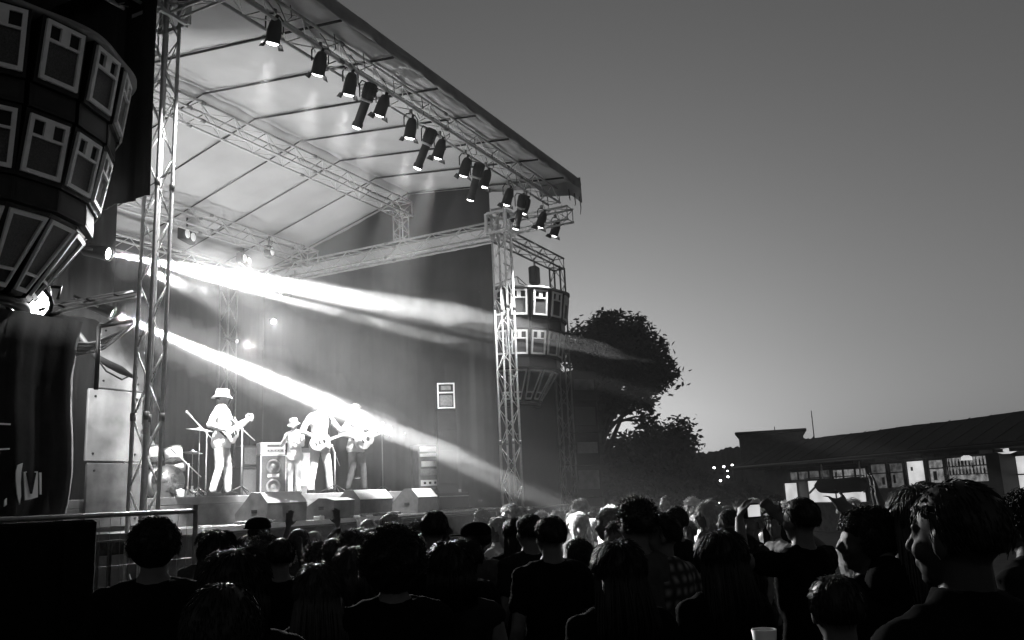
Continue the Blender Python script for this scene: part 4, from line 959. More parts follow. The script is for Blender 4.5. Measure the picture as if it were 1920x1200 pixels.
# ---------------------------------------------------------------- audience
CROWD = [
 # px, py, D, pose, hair, colour, shirt, cloth, skin, yaw offset (deg), label, hat
 (292, 966, 4.6, 'down', 'curly', 'dark', 'tee', 'black', 0, 0, 'person with bushy dark hair at far left, against the pale wing panels', None),
 (418, 1089, 2.1, 'down', 'short', 'dark', 'tee', 'black', 0, 5, 'nearest head at the lower left, only a faint rim of light on round short hair', None),
 (443, 1036, 3.2, 'down_f', 'bob', 'dark', 'tee', 'black', 0, -8, 'person with bobbed dark hair right behind the nearest head at lower left', None),
 (410, 999, 5.4, 'down_f', 'long', 'dark', 'tee', 'black', 0, 0, 'long haired dark silhouette just right of the steel fence post', None),
 (483, 973, 8.0, 'down', 'short', 'dark', 'tee', 'dark', 1, 30, 'person in a dark cap close to the stage below the leftmost monitor', ('cap', 'black')),
 (492, 1000, 6.4, 'turned', 'messy', 'dark', 'tee', 'dark', 0, 10, 'person with tousled dark hair directly below the dark cap', None),
 (526, 1008, 5.8, 'down', 'short', 'dark', 'tee', 'black', 0, 0, 'narrow headed short haired person left of the woman with raised arms', None),
 (588, 996, 8.2, 'arms_up_f', 'tail', 'blond', 'tank', 'grey', 0, 0, 'woman in a tank top with fair tied hair and both arms raised', None),
 (598, 1060, 3.9, 'down_f', 'long', 'brown', 'tee', 'black', 0, 0, 'woman with long hair faintly lit down its left side, below the raised arms', None),
 (661, 1029, 4.8, 'down_f', 'bob', 'brown', 'tee', 'black', 0, 0, 'person with rounded hair lit on its left edge, left of the large dark afro', None),
 (676, 988, 7.0, 'phone', 'short', 'dark', 'tee', 'black', 0, 10, 'person with bent raised arm between the rounded hair and the pale monitor', None),
 (735, 984, 3.9, 'down', 'afro', 'dark', 'tee', 'black', 0, 0, 'person with a very large dark afro in the lower middle left', None),
 (729, 962, 8.6, 'turned_f', 'short', 'blond', 'tee', 'grey', 0, 20, 'fair haired head showing above the large afro near the stage edge', None),
 (690, 972, 8.7, 'lean', 'bald', 'blond', 'tee', 'light', 0, 0, 'person in a light top leaning on the stage edge, arms forward, below the right guitarist', None),
 (783, 975, 8.5, 'turned', 'messy', 'brown', 'tee', 'grey', 0, 60, 'lit person in profile between the afro and the round cropped head', None),
 (812, 956, 6.0, 'down', 'short', 'dark', 'tee', 'black', 0, 0, 'person with a round cropped head rising before the low black flight case', None),
 (843, 1019, 4.2, 'down', 'bob', 'dark', 'tank', 'dark', 0, 0, 'person with a smooth bowl of hair and pale shoulders, lower middle', None),
 (872, 1010, 5.4, 'turned', 'short', 'dark', 'tee', 'black', 0, 25, 'dark head half hidden behind the smooth bowl haircut', None),
 (890, 983, 6.6, 'turned', 'short', 'dark', 'tee', 'grey', 0, 15, 'person in a dark cap wearing a grey top in front of the barrier', ('cap', 'black')),
 (934, 972, 8.6, 'turned_f', 'bob', 'white', 'roll', 'light', 0, 40, 'brightly lit white haired person before the barrier left of the right tower foot', None),
 (990, 963, 6.2, 'down', 'short', 'dark', 'tee', 'dark', 0, 10, 'man with dark hair in a grey short sleeve just left of the broad black shirt', None),
 (968, 972, 6.9, 'down_f', 'long', 'dark', 'tee', 'black', 0, 0, 'dark long haired head overlapping the left of the grey sleeved man', None),
 (1029, 966, 5.3, 'down', 'short', 'dark', 'tee', 'black', 0, 0, 'broad man in a black shirt at the centre of the crowd', None),
 (1081, 963, 9.3, 'down_f', 'long', 'white', 'tee', 'grey', 0, 20, 'brilliantly lit woman with long white blond hair right of the broad black shirt', None),
 (1109, 975, 10.0, 'turned_f', 'bob', 'blond', 'tee', 'light', 0, 40, 'brightly lit fair head beside the long white blond hair', None),
 (1083, 1008, 6.3, 'down_f', 'curly', 'brown', 'tee', 'dark', 0, 10, 'short person with curly hair tucked behind the broad black shirt', None),
 (1139, 951, 7.3, 'turned_f', 'curly', 'blond', 'tee', 'dark', 0, 20, 'person with fair curls left of the tall man in grey', None),
 (1152, 975, 6.0, 'turned', 'short', 'brown', 'tee', 'black', 0, 60, 'face in profile pressed between the fair curls and the tall man', None),
 (1188, 931, 4.9, 'down', 'messy', 'dark', 'tee', 'grey', 0, 0, 'tall man with tousled hair and grey T-shirt right of centre', None),
 (1155, 1018, 3.7, 'down_f', 'long', 'dark', 'tee', 'black', 0, 0, 'woman with very long straight dark hair in front of the tall man in grey', None),
 (1236, 961, 5.0, 'turned', 'short', 'dark', 'roll', 'plaid', 0, 10, 'man in a dark plaid shirt right of the tall man', None),
 (1262, 949, 7.2, 'down', 'short', 'dark', 'tee', 'black', 0, 20, 'dark cropped head behind the plaid shirt', None),
 (1345, 998, 4.1, 'down_f', 'long', 'dark', 'tee', 'black', 0, 0, 'woman with smooth long dark hair framed by lit faces, centre right', None),
 (1303, 950, 10.5, 'turned', 'messy', 'brown', 'tee', 'light', 0, 60, 'brightly lit man in profile wearing a light shirt, right of the plaid shirt', None),
 (1327, 957, 9.5, 'turned_f', 'bob', 'blond', 'tee', 'light', 0, 50, 'brightly lit fair person next to the lit man in profile', None),
 (1362, 954, 8.2, 'down', 'short', 'dark', 'tee', 'dark', 0, 20, 'dark cropped head just left of the glowing curly head', None),
 (1403, 951, 7.6, 'turned', 'curly', 'blond', 'tee', 'dark', 0, 60, 'person with glowing backlit curls seen in profile, centre right', None),
 (1449, 956, 7.8, 'turned_f', 'bob', 'dark', 'tee', 'light', 0, 60, 'lit profile right of the glowing curls', None),
 (1385, 1006, 6.0, 'down_f', 'long', 'dark', 'tee', 'dark', 0, 20, 'dark long haired head low between the smooth long hair and the photographer', None),
 (1495, 932, 5.2, 'phone', 'short', 'dark', 'tee', 'black', 0, 5, 'photographer in a black T-shirt holding up a camera with both hands', None),
 (1470, 940, 9.0, 'turned', 'messy', 'blond', 'tee', 'light', 0, 70, 'very bright face looking left behind the photographer', None),
 (1590, 938, 8.5, 'turned_f', 'bob', 'white', 'tee', 'light', 0, 20, 'bright white head above the wild curly hair, before the bar', None),
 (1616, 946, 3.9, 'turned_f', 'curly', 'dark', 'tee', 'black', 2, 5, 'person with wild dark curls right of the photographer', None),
 (1683, 935, 7.5, 'arms_up', 'short', 'white', 'tee', 'white', 0, 30, 'bright white figure seen under the pointing arm', None),
 (1714, 914, 3.9, 'point', 'long', 'brown', 'tee', 'black', 0, -10, 'woman with long wavy hair raising her left arm with two fingers up', None),
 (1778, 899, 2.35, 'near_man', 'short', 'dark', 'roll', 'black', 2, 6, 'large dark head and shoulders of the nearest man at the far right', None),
 (1912, 915, 4.4, 'down', 'curly', 'dark', 'tee', 'dark', 0, 10, 'curly head cut by the right edge of the picture', None),
 (1275, 962, 11.0, 'turned_f', 'bob', 'blond', 'tee', 'light', 0, 40, 'tiny bright face peeping out right behind the dark cropped head', None),
 (1425, 962, 10.5, 'turned', 'short', 'brown', 'tee', 'light', 0, 60, 'small bright face between the glowing curls and the next profile', None),
 (1225, 968, 9.5, 'turned_f', 'bob', 'blond', 'tee', 'light', 0, 40, 'small bright patch of face between the tall man and the plaid shirt', None),
 (1288, 975, 8.6, 'turned', 'short', 'blond', 'tee', 'light', 0, 70, 'bright faced shorter person low beside the lit man in profile', None),
 (1560, 1075, 3.0, 'cup', 'short', 'dark', 'tee', 'black', 0, -20, 'low silhouette holding a pale cup in front of the photographer', None),
]
rx_ = random.Random(21)
for k in range(26):
    px = 905+k*23+rx_.uniform(-8, 8); D_ = rx_.uniform(8.5, 13); z_ = rx_.uniform(1.58, 1.76)
    yy = 929+(960-px)*.0447 + (1.85-z_)/D_*1650*1.02
    CROWD.append((px, yy, D_, rx_.choice(['down', 'turned_f', 'turned', 'down_f']), rx_.choice(['short', 'messy', 'bob', 'long', 'curly']), rx_.choice(['blond', 'brown', 'brown', 'dark', 'white']), 'tee', rx_.choice(['light', 'grey', 'dark']), 0, rx_.uniform(10, 70), 'far spectator packed among others between the right tower and the bar, lit from the stage', None))
for k in range(16):
    px = 395+k*33+rx_.uniform(-9, 9); D_ = rx_.uniform(6.2, 8.3); z_ = rx_.uniform(1.52, 1.66)
    yy = 929+(960-px)*.0447 + (1.85-z_)/D_*1650*1.02
    CROWD.append((px, yy, D_, rx_.choice(['down', 'turned_f', 'turned', 'down_f']), rx_.choice(['short', 'messy', 'bob', 'long', 'tail']), rx_.choice(['blond', 'brown', 'brown', 'dark']), 'tee', rx_.choice(['grey', 'grey', 'dark', 'light']), 0, rx_.uniform(-20, 30), 'spectator packed in the dim rows just below the stage edge', None))
for i, (px, py, D, po, hs, hc, sk_, cl, skn, dy, lab, hat) in enumerate(CROWD):
    p = at(px, py, D=D); top = 1.77 + dict(curly=.025, afro=.05, messy=.02).get(hs, 0)
    h = p.z/top*1.77
    if not 1.45 < h < 1.97: print('HEIGHT', round(h, 2), lab)
    rz = math.atan2(11.5-p.y, 12.5-p.x)+math.radians(dy)+random.uniform(-.08, .08)
    person(lab, (p.x, p.y, 0), h, rz, po, (hs, hc), (sk_, cl), skn, random.choice(['denim', 'black', 'dark']), hat, 'far spectators right of the tower' if lab.startswith('far spec') else 'spectators below the stage edge' if lab.startswith('spec') else 'audience before the stage', i % 3, wide=random.uniform(.97, 1.06))
# camera held by the photographer, cup, wristband free hand props
ph = [o for o in bpy.data.objects if o.get('label', '').startswith('photographer')][0]
bpy.context.view_layer.update()
q = ph.matrix_world @ V(.34, 0, 1.70)
t = thing('camera', 'small camera with a lit screen held up by the photographer', 'camera', q, ph.rotation_euler.z)
mb = MB(); mb.cbox((0, 0, 0), (.05, .13, .085), .008); mb.build('camera_body', M['black'], t); mb = MB(); mb.tube((.02, .0, 0), (.07, 0, 0), .03, n=16); mb.build('lens_barrel', M['blackm'], t, True)
mb = MB(); mb.box((-.027, 0, 0), (.004, .10, .066)); mb.build('screen', M['winb'], t)
cp_ = [o for o in bpy.data.objects if 'pale cup' in o.get('label', '')][0]; q = cp_.matrix_world @ V(.33, .155, 1.41)
t = thing('cup', 'pale plastic cup held low in front of the photographer', 'cup', q, 0); mb = MB()
mb.loft([[(r*math.cos(2*PI*k/20), r*math.sin(2*PI*k/20), z) for k in range(20)] for z, r in ((0, .03), (.12, .042), (.12, .038), (.01, .027))]); mb.build('cup_body', M['whitep'], t, True)

# ---------------------------------------------------------------- barriers, left crate
def fence(label, p0, p1, z0=.05, z1=1.87, mesh=True, grp='metal barriers'):
    t = thing('metal_fence', label, 'fence', (p0[0], p0[1], 0), group=grp); a, b = V(p0[0], p0[1], 0), V(p1[0], p1[1], 0); d = b-a
    for f_ in (0, 1):
        mb = MB(); mb.tube(d*f_+V(0, 0, 0), d*f_+V(0, 0, z1+.05), .021, n=10); mb.build('post', M['alud'], t, True)
    mb = MB(); mb.tube(V(0, 0, z1), d+V(0, 0, z1), .019); mb.tube(V(0, 0, .15), d+V(0, 0, .15), .019); mb.build('rail', M['alud'], t, True)
    if mesh:
        mb = MB(); L = d.length; n_ = int(L/.09); 
        for i in range(1, n_): q = d*(i/n_); mb.tube(q+V(0, 0, .15), q+V(0, 0, z1), .002, n=3)
        for k in range(1, 9): mb.tube(V(0, 0, .15+(z1-.15)*k/9), d+V(0, 0, .15+(z1-.15)*k/9), .002, n=3)
        mb.build('wire_mesh', M['alud'], t)
    return t
a = at(367, 958, D=8.0)
fence('tall wire fence at the lower left with a bright end post', (a.x-3.4, a.y), (a.x, a.y), z1=a.z)
a = at(878, 958, Y=8.2); b = at(932, 956, Y=8.2); c = at(1062, 955, Y=8.2)
fence('thin rail barrier running left from the foot of the right tower', (a.x-2.2, 8.2), (b.x, 8.2), z1=b.z, mesh=False)
fence('thin rail barrier on the right of the right tower foot', (b.x+.12, 8.25), (b.x+3.6, 8.25), z1=b.z, mesh=False)
a = at(168, 974, D=7.2); cr = thing('crate', 'large black crate behind the wire fence at the lower left corner', 'crate', (a.x-1.35, a.y+.4, 0))
mb = MB(); mb.cbox((0, 0, a.z/2), (2.7, 1.0, a.z), .02); mb.build('box', CL['black'], cr)
for x in (-1.1, 0, 1.1): MB().box((x, -.51, a.z/2), (.06, .03, a.z-.1)).build('batten', CL['black'], cr)

# ---------------------------------------------------------------- bar building on the right
BO = V(29, -1.2, 0); BE = V(10.2, 9.1, 0).normalized(); BN = V(BE.y, -BE.x, 0)   # BN points away? fixed below
if BN.dot(BO) > 0: BN = -BN     # towards the camera
def fac(px, py, off=0.0):
    d = ray(px, py); O = BO+BN*off; t = (O-CAM).dot(BN)/d.dot(BN); q = CAM+d*t
    return (q-O).dot(BE), q.z
bar = thing('bar_building', 'long low bar with a dark overhanging roof and lit windows on the right', 'bar', BO, math.atan2(BE.y, BE.x), None)
# local frame: x along facade, -y or +y outward
sgn = 1 if V(-BE.y, BE.x, 0).dot(BN) > 0 else -1
def L_(x, o, z): return (x, sgn*o, z)
def bbox(mb, x0, x1, z0, z1, o0, o1): 
    mb.box(L_((x0+x1)/2, (o0+o1)/2, (z0+z1)/2), (x1-x0, abs(o1-o0), z1-z0)); return mb
UL = fac(1425, 900)[0]; UR = -5.0
TOPZ = 3.66; SOF = 2.52
# columns: openings list
mb = MB(); bbox(mb, UR, UL, 0, SOF, -.6, -.45); mb.build('back_wall', M['wallb'], bar)
mb = MB(); rings = []
N_ = 60
for i in range(N_+1):
    x = UR-.5+(UL+1.3-UR+.5)*i/N_; w_ = .012*math.sin(x*1.3)+.005*math.sin(x*7)
    drop = max(0, (x-UL+.6)*.35)
    rings.append([L_(x, .75, SOF+.05+w_*.3), L_(x, .8, SOF+.22+w_*.3), L_(x, -1.0, TOPZ+w_-drop), L_(x, -6, TOPZ+.0-drop), L_(x, -6, SOF+.05), L_(x, -.45, SOF+.05)])
mb.loft(rings); mb.build('roof', M['roofd'], bar)
mb = MB()
for k in range(int((UL+1-UR)/.9)):
    xx = UR+.9*k; mb.tube(L_(xx, .8, SOF+.25), L_(xx, -1.0, TOPZ+.01), .014, n=6)
mb.tube(L_(UR, .86, SOF+.12), L_(UL+.9, .86, SOF+.12), .06, n=8)
mb.build('gutter_and_seams', M['blackm'], bar, True)
mb = MB()
for k in range(int((UL-UR)/.6)): bbox(mb, UR+.6*k, UR+.6*k+.08, SOF-.06, SOF+.04, -.4, .72)
mb.build('rafters', M['blackm'], bar)
def window(px0, py0, px1, py1, m, label=None, bars=(0, 0), fr=.05, nm='window', o=-.40):
    x0, z1 = fac(px1, py0, o)[0], fac((px0+px1)/2, py0, o)[1]; x1, z0 = fac(px0, py0, o)[0], fac((px0+px1)/2, py1, o)[1]
    x0, x1 = min(x0, x1), max(x0, x1); z1 = min(z1, SOF-.02); z0 = max(z0, .1)
    f_ = MB(); bbox(f_, x0, x0+fr, z0, z1, o, o+.09); bbox(f_, x1-fr, x1, z0, z1, o, o+.09); bbox(f_, x0+fr, x1-fr, z1-fr, z1, o, o+.085); bbox(f_, x0+fr, x1-fr, z0, z0+fr, o, o+.085)
    for k in range(bars[0]): xx = x0+(x1-x0)*(k+1)/(bars[0]+1); bbox(f_, xx-fr*.4, xx+fr*.4, z0+fr, z1-fr, o, o+.08)
    for k in range(bars[1]): zz = z0+(z1-z0)*(k+1)/(bars[1]+1)+.1; bbox(f_, x0+fr, x1-fr, zz-fr*.4, zz+fr*.4, o, o+.075)
    w__ = f_.build(nm, M['blackm'], bar); g_ = MB(); bbox(g_, x0+fr*.5, x1-fr*.5, z0+fr*.5, z1-fr*.5, o, o+.03); g_.build('pane', m, w__)
    rw = random.Random(int(px0)); nq = 0 if nm != 'window' else max(2, int((x1-x0)*2.2))
    for k in range(nq):
        cx = rw.uniform(x0+.15, x1-.15); wz = rw.uniform(.06, .2); hz_ = rw.uniform(.08, .3); cz = rw.uniform(z0+.2, z1-.2)
        n2 = MB(); bbox(n2, cx-wz/2, cx+wz/2, max(z0+fr, cz-hz_/2), min(z1-fr, cz+hz_/2), o+.032, o+.05); n2.build('notice', rw.choice([M['blackm'], M['ply'], M['alud'], M['frame']]), w__); return x0, x1, z0, z1
window(1472, 905, 1497, 948, M['winb'], nm='lit_sign', fr=.02, o=-.1)
window(1478, 880, 1560, 902, M['wind'], bars=(3, 0), fr=.08)
window(1560, 876, 1628, 900, M['winm'], bars=(2, 0), fr=.08)
window(1514, 893, 1624, 952, M['winb'], bars=(1, 0), fr=.04, o=-.44)
window(1632, 868, 1664, 918, M['wind'], bars=(0, 1))
window(1667, 866, 1696, 916, M['wind'], bars=(0, 1))
window(1699, 862, 1736, 912, M['winb'])
window(1740, 860, 1772, 908, M['winm'], bars=(0, 1))
X0, X1, Z0, Z1 = window(1775, 855, 1857, 905, M['winm'], bars=(0, 1), fr=.03)
window(1892, 850, 1990, 940, M['winb'], bars=(0, 1), fr=.05)
rnd = random.Random(9)
sh = MB()
for zz in (Z0+(Z1-Z0)*.3, Z0+(Z1-Z0)*.62): bbox(sh, X0+.05, X1-.05, zz, zz+.025, -.33, -.12)
sh.build('shelf', M['alud'], bar)
for r_ in (0, 1):
    for k in range(12):
        x = X0+.12+(X1-X0-.24)*k/11; zz = Z0+(Z1-Z0)*(.3, .62)[r_]+.026; hh = rnd.uniform(.18, .27); rr = rnd.uniform(.025, .04)
        b = MB(); b.loft([[(x+q_*math.cos(2*PI*j/10), sgn*-.22+q_*math.sin(2*PI*j/10), zz+z_) for j in range(10)] for z_, q_ in ((0, rr), (hh*.55, rr), (hh*.75, rr*.4), (hh, rr*.4))])
        tag(b.build('bottle', M['black'] if rnd.random() < .5 else M['frame'], None, True, BO, math.atan2(BE.y, BE.x)), 'bottle on the %s shelf of the lit bar window, behind the large dark head' % ('lower', 'upper')[r_], 'bottle', 'bottles on the %s bar shelf' % ('lower', 'upper')[r_])
lx, lz = fac(1812, 858, -.1); b = MB(); b.loft([[(lx+q_*math.cos(2*PI*j/16), sgn*-.1+q_*math.sin(2*PI*j/16), SOF-.2+z_) for j in range(16)] for z_, q_ in ((0, .16), (.1, .15), (.16, .05), (.2, .03))])
lmp = b.build('bar_lamp', M['winb'], bar, True)
x_, z_ = fac(1888, 852, .2); b = MB(); b.loft([[(x_+q_*math.cos(2*PI*j/16), sgn*.2+q_*math.sin(2*PI*j/16), SOF-.1+zz) for j in range(16)] for zz, q_ in ((0, .1), (.06, .28), (.12, .28), (.16, .1))]); b.build('bar_lamp', M['winb'], bar, True)
mb = MB(); x0 = fac(1886, 870)[0]; x1 = fac(1860, 870)[0]; bbox(mb, x0, x1, 0, SOF, -.44, .2); mb.build('pillar', M['blackm'], bar)
mb = MB(); x0 = fac(1860, 920)[0]; x1 = fac(1520, 930)[0]; bbox(mb, x0, x1, 1.0, 1.08, -.4, .35); bbox(mb, x0, x1, 0, .995, .12, .2); mb.build('counter', M['ply'], bar)
mb = MB(); bbox(mb, fac(1472, 930)[0]+.02, UL, 0, SOF, -.44, -.28); mb.build('end_wall', M['wallb'], bar)
mb = MB(); bbox(mb, fac(1700, 930, -.3)[0], fac(1630, 930, -.3)[0], 1.1, fac(1660, 915, -.3)[1], -.44, -.3); mb.build('lower_panel', M['ply'], bar)
# rolled awning hanging below the soffit
x1, za = fac(1530, 912, .5); x0, _ = fac(1625, 905, .5); aw = thing('awning', 'dark rolled awning hanging across the bright part of the bar front', 'awning', BO, math.atan2(BE.y, BE.x))
mb = MB(); mb.path([L_(x0+(x1-x0)*i/8, .5, za+.02*math.sin(i)) for i in range(9)], [.10]+[.27]*7+[.08], 16); mb.build('cloth', M['roofd'], aw, True)
mb = MB(); mb.tube(L_(x0+.3, .5, za), L_(x0+.3, .5, SOF), .03); mb.tube(L_(x1-.5, .5, za), L_(x1-.5, .5, SOF), .03); mb.tube(L_(x1-.0, .5, za), L_(x1+.35, .6, za-.25), .04); mb.build('bracket', M['frame'], aw, True)
# low flat building with two masts behind the bar
q0 = at(1392, 826, D=75); q1 = at(1500, 820, D=75); bl = thing('flat_building', 'low flat roofed building on the skyline behind the bar with a mast', 'building', (q0.x, q0.y, 0), math.atan2(q1.y-q0.y, q1.x-q0.x))
Lb = (q1-q0).to_2d().length; mb = MB(); mb.cbox((Lb/2, -4, q0.z/2), (Lb, 8, q0.z), .1); mb.build('wall', M['wallb'], bl)
mb = MB(); mb.cbox((Lb/2, -4, q0.z+.12), (Lb+.5, 8.5, .22), .05); mb.build('roof', M['roofd'], bl)
mb = MB()
for k in range(5): mb.box((Lb*(k+.5)/5, .03, q0.z*.55), (Lb/9, .1, 1.0))
mb.build('window', M['black'], bl)
for px, py0, py1, D, lab in ((1452, 800, 835, 74, 'short thin mast on the flat roofed building'), (1521, 770, 835, 80, 'taller thin aerial right of the flat roofed building')):
    a = at(px, py0, D=D); t = thing('mast', lab, 'mast', (a.x, a.y, 0)); mb = MB(); mb.tube((0, 0, 0), (0, 0, a.z), .09, .03); mb.build('pole', M['blackm'], t, True)
    mb = MB(); mb.tube((-.5, 0, a.z*.93), (.5, 0, a.z*.93), .02); mb.tube((-.3, 0, a.z*.88), (.3, 0, a.z*.88), .02); mb.build('crossbar', M['blackm'], t)
# lamps on the hillside
for i, (px, py) in enumerate(((1339, 877), (1357, 875), (1373, 872), (1364, 883), (1365, 894), (1351, 901), (1344, 911), (1291, 905), (1281, 903))):
    a = at(px, py, D=150); t = thing('hillside_lamp', 'small bright street lamp on the dark hillside left of the bar', 'street lamp', (a.x, a.y, 0), group='street lamps on the dark hillside')
    r = .17 if i not in (3, 6, 8) else .10
    mb = MB(); mb.tube((0, 0, 0), (0, 0, a.z), .08, .06); mb.build('pole', M['blackm'], t, True); mb = MB(); mb.ell((0, 0, a.z), (r, r, r*.8), 10, 8); mb.build('bulb', M['town'], t, True)
a = at(1345, 939, D=40); t = thing('lamp_post', 'glowing lamp low behind the crowd, left of the bar', 'lamp', (a.x, a.y, 0)); mb = MB(); mb.tube((0, 0, 0), (0, 0, a.z-.1), .05); mb.build('pole', M['blackm'], t, True); mb = MB(); mb.ell((0, 0, a.z), (.16, .16, .13), 12, 8); mb.build('bulb', M['lens'], t, True)
mb = MB(); mb.cbox((0, 0, .9), (3.6, 1.6, 1.5), .25); vb = at(1372, 950, D=41)
van = thing('parked_van', 'dark parked vehicle low behind the crowd left of the bar', 'van', (vb.x, vb.y, 0), 1.9); mb.build('body', M['blackm'], van)
for s in (-1, 1):
    for f_ in (-1, 1): mb = MB(); mb.tube((f_*1.1, s*.75, .32), (f_*1.1, s*.86, .32), .32, n=18); mb.build('wheel', M['black'], van, True)
mb = MB(); mb.box((0, -.806, 1.25), (2.6, .02, .45)); mb.box((0, .806, 1.25), (2.6, .02, .45)); mb.build('window', M['grille'], van)

# ---------------------------------------------------------------- trees
def gz(rnd, s):
    return max(-1.55*s, min(1.55*s, rnd.gauss(0, s)))
def leaf_clumps(name, m, parent, blobs, density, size, rnd, gap=0.0):
    P_ = []; Fc = []
    tot = sum(r[0]*r[1]*r[2] for _, r in blobs)**1
    vs = []; fs = []
    for c, r in blobs:
        n_ = int(density*(r[0]*r[1]+r[0]*r[2]+r[1]*r[2])/3)
        sub = [(c+V(gz(rnd, .55)*r[0], gz(rnd, .55)*r[1], gz(rnd, .55)*r[2])) for _ in range(max(5, int(n_/26)))]
        for q in sub:
            k = rnd.randint(14, 34); s0 = rnd.uniform(.16, .38)
            for _ in range(k):
                p = q+V(gz(rnd, s0), gz(rnd, s0), gz(rnd, s0)*.8); s = size*rnd.uniform(.6, 1.3)
                u = V(rnd.gauss(0, 1), rnd.gauss(0, 1), rnd.gauss(0, .6)).normalized(); v_ = u.orthogonal().normalized(); v_.rotate(Matrix.Rotation(rnd.uniform(0, 6.28), 3, u)) if False else None
                w_ = u.cross(v_); o = len(vs); fold = w_*0
                vs += [tuple(p-u*s), tuple(p+v_*s*.45+w_*s*.1), tuple(p+u*s), tuple(p-v_*s*.45+w_*s*.1)]; fs.append((o, o+1, o+2, o+3))
    b = MB(); b.add(vs, fs); return b.build(name, m, parent)
def tree(label, base, H, blobs, dens, size, seed, trunk_r=.28, group='trees right of the stage'):
    rnd = random.Random(seed); t = thing('tree', label, 'tree', base, 0, group)
    tb = MB(); top = V(0, 0, H*.62); pts = [V(0, 0, -.1), V(.05, .08, H*.25), V(-.08, .02, H*.45), top]
    tb.path(pts, [trunk_r*1.3, trunk_r, trunk_r*.75, trunk_r*.35], 10)
    for c, r in blobs:
        s = pts[1].lerp(pts[3], rnd.uniform(.1, .9)); m_ = s.lerp(c, .55)+V(rnd.uniform(-.2, .2), rnd.uniform(-.2, .2), .15); tb.path([s, m_, c], [trunk_r*.38, trunk_r*.2, .03], 6)
        for _ in range(4): e = c+V(rnd.gauss(0, .5)*r[0], rnd.gauss(0, .5)*r[1], rnd.gauss(0, .6)*r[2]); tb.path([m_, m_.lerp(e, .6)+V(0, 0, .1), e], [.06, .035, .012], 5)
    tb.build('trunk', M['bark'], t, True); leaf_clumps('crown', M['foliage'], t, blobs, dens, size, rnd); return t
def pxblobs(base, D, lst):
    out = []
    for px, py, rp in lst:
        p = at(px, py, D=D+random.uniform(-1.2, 1.2)); m_ = D/FPX*1.05; out.append((p-Vector(base), (rp*m_, rp*m_, rp*m_*.9)))
    return out
D = 34; b0 = at(1130, 950, D=D); b0 = V(b0.x, b0.y, 0)
tree('large tree with a lumpy dark crown right of the stage', b0, 9.0, pxblobs(b0, D, [(1105, 640, 30), (1140, 622, 26), (1142, 600, 12), (1180, 630, 26), (1195, 606, 12), (1215, 650, 24), (1240, 690, 22), (1225, 712, 20), (1195, 735, 20), (1150, 680, 38), (1110, 700, 34), (1180, 690, 32), (1120, 745, 28), (1160, 752, 18), (1100, 770, 26), (1075, 660, 24), (1205, 760, 10), (1212, 790, 12), (1090, 800, 30)]), 3600, .14, 3)
b1 = at(1255, 950, D=36); b1 = V(b1.x, b1.y, 0)
tree('lower bushy tree between the large tree and the hillside', b1, 4.6, pxblobs(b1, 36, [(1260, 815, 18), (1283, 812, 13), (1288, 830, 12), (1235, 825, 20), (1205, 840, 24), (1265, 845, 26), (1290, 850, 12), (1180, 850, 26), (1150, 855, 26)]), 3600, .13, 5, .16)
rnd = random.Random(11)
for i, (px, py, D, rp) in enumerate(((1110, 880, 33, 44), (1180, 890, 34, 44), (1255, 893, 35, 40), (1318, 918, 37, 24), (1390, 925, 39, 16), (1060, 890, 32, 40))):
    b = at(px, 950, D=D); b = V(b.x, b.y, 0)
    lab = ['dense dark bush below the left part of the large tree', 'dark bush below the middle of the large tree', 'dark bush below the lower bushy tree', 'dark bush right of the lower bushy tree', 'dark bush touching the left end of the bar', 'dark bush seen behind the right loudspeaker tower'][i]
    t = thing('bush', lab, 'bush', b, 0, 'bushes behind the crowd'); bl_ = pxblobs(b, D, [(px+dx, py+dy_, rp*.6) for dx, dy_ in ((-25, 5), (0, -8), (25, 8), (-10, 30), (15, 32))])
    tb = MB()
    for c, r in bl_: tb.path([V(0, 0, 0), c*.5+V(.1, 0, .2), c], [.09, .06, .02], 6)
    tb.build('stems', M['bark'], t, True); leaf_clumps('foliage', M['foliage'], t, bl_, 1000, .17, rnd)
# stacked equipment tower right of the goalpost
a = at(1086, 700, Y=9.6); b = at(1086, 950, Y=9.6)
for k in range(6):
    zz = .02+k*.86
    lab = ['lowest', 'second lowest', 'third lowest', 'third highest', 'second highest', 'topmost'][k]+' case in the dark stack right of the far truss leg'
    boxthing('equipment_case', lab, 'case', (a.x+.02*math.sin(k*3), 9.7, zz), (.82, .7, .84), M['blackm'], -.6, [('panel', (0, .45, .66, .3 if k % 2 else .5), M['plyd'] if k in (2, 5) else M['alud'] if k == 3 else M['grille'])], 'dark stack of cases')

# ---------------------------------------------------------------- stage lights and smoke
def fixture(label, loc, aim, power, deg, blend=.2, size=.12, m='lens', name='moving_light', rad=.04, ls=1.0):
    d = (Vector(aim)-Vector(loc)).normalized(); R = d.to_track_quat('-Z', 'Y')
    t = bpy.data.objects.new(name, None); COL.objects.link(t); t.location = loc; t.rotation_mode = 'QUATERNION'; t.rotation_quaternion = R
    tag(t, label, 'stage light', None, 'thing') if False else tag(t, label, 'stage light')
    mb = MB(); mb.loft([[(r*size*math.cos(2*PI*k/16), r*size*math.sin(2*PI*k/16), z) for k in range(16)] for z, r in ((.42, .5), (.38, .9), (.1, 1.0), (.03, 1.12), (.0, 1.12), (.0, .95), (.05, .9))]); mb.build('lamp_body', M['black'], t, True)
    mb = MB(); mb.path([(-size*1.25, 0, .2), (-size*1.3, .0, .55), (size*1.3, 0, .55), (size*1.25, 0, .2)], .02, 6); mb.build('yoke', M['black'], t, True)
    mb = MB(); mb.ell((0, 0, .03), (size*.9, size*.9, .012), 16, 6); mb.build('lens', M[m], t, True)
    if power: spot(Vector(loc)+d*.05, aim, power, deg, blend, rad)
    return t
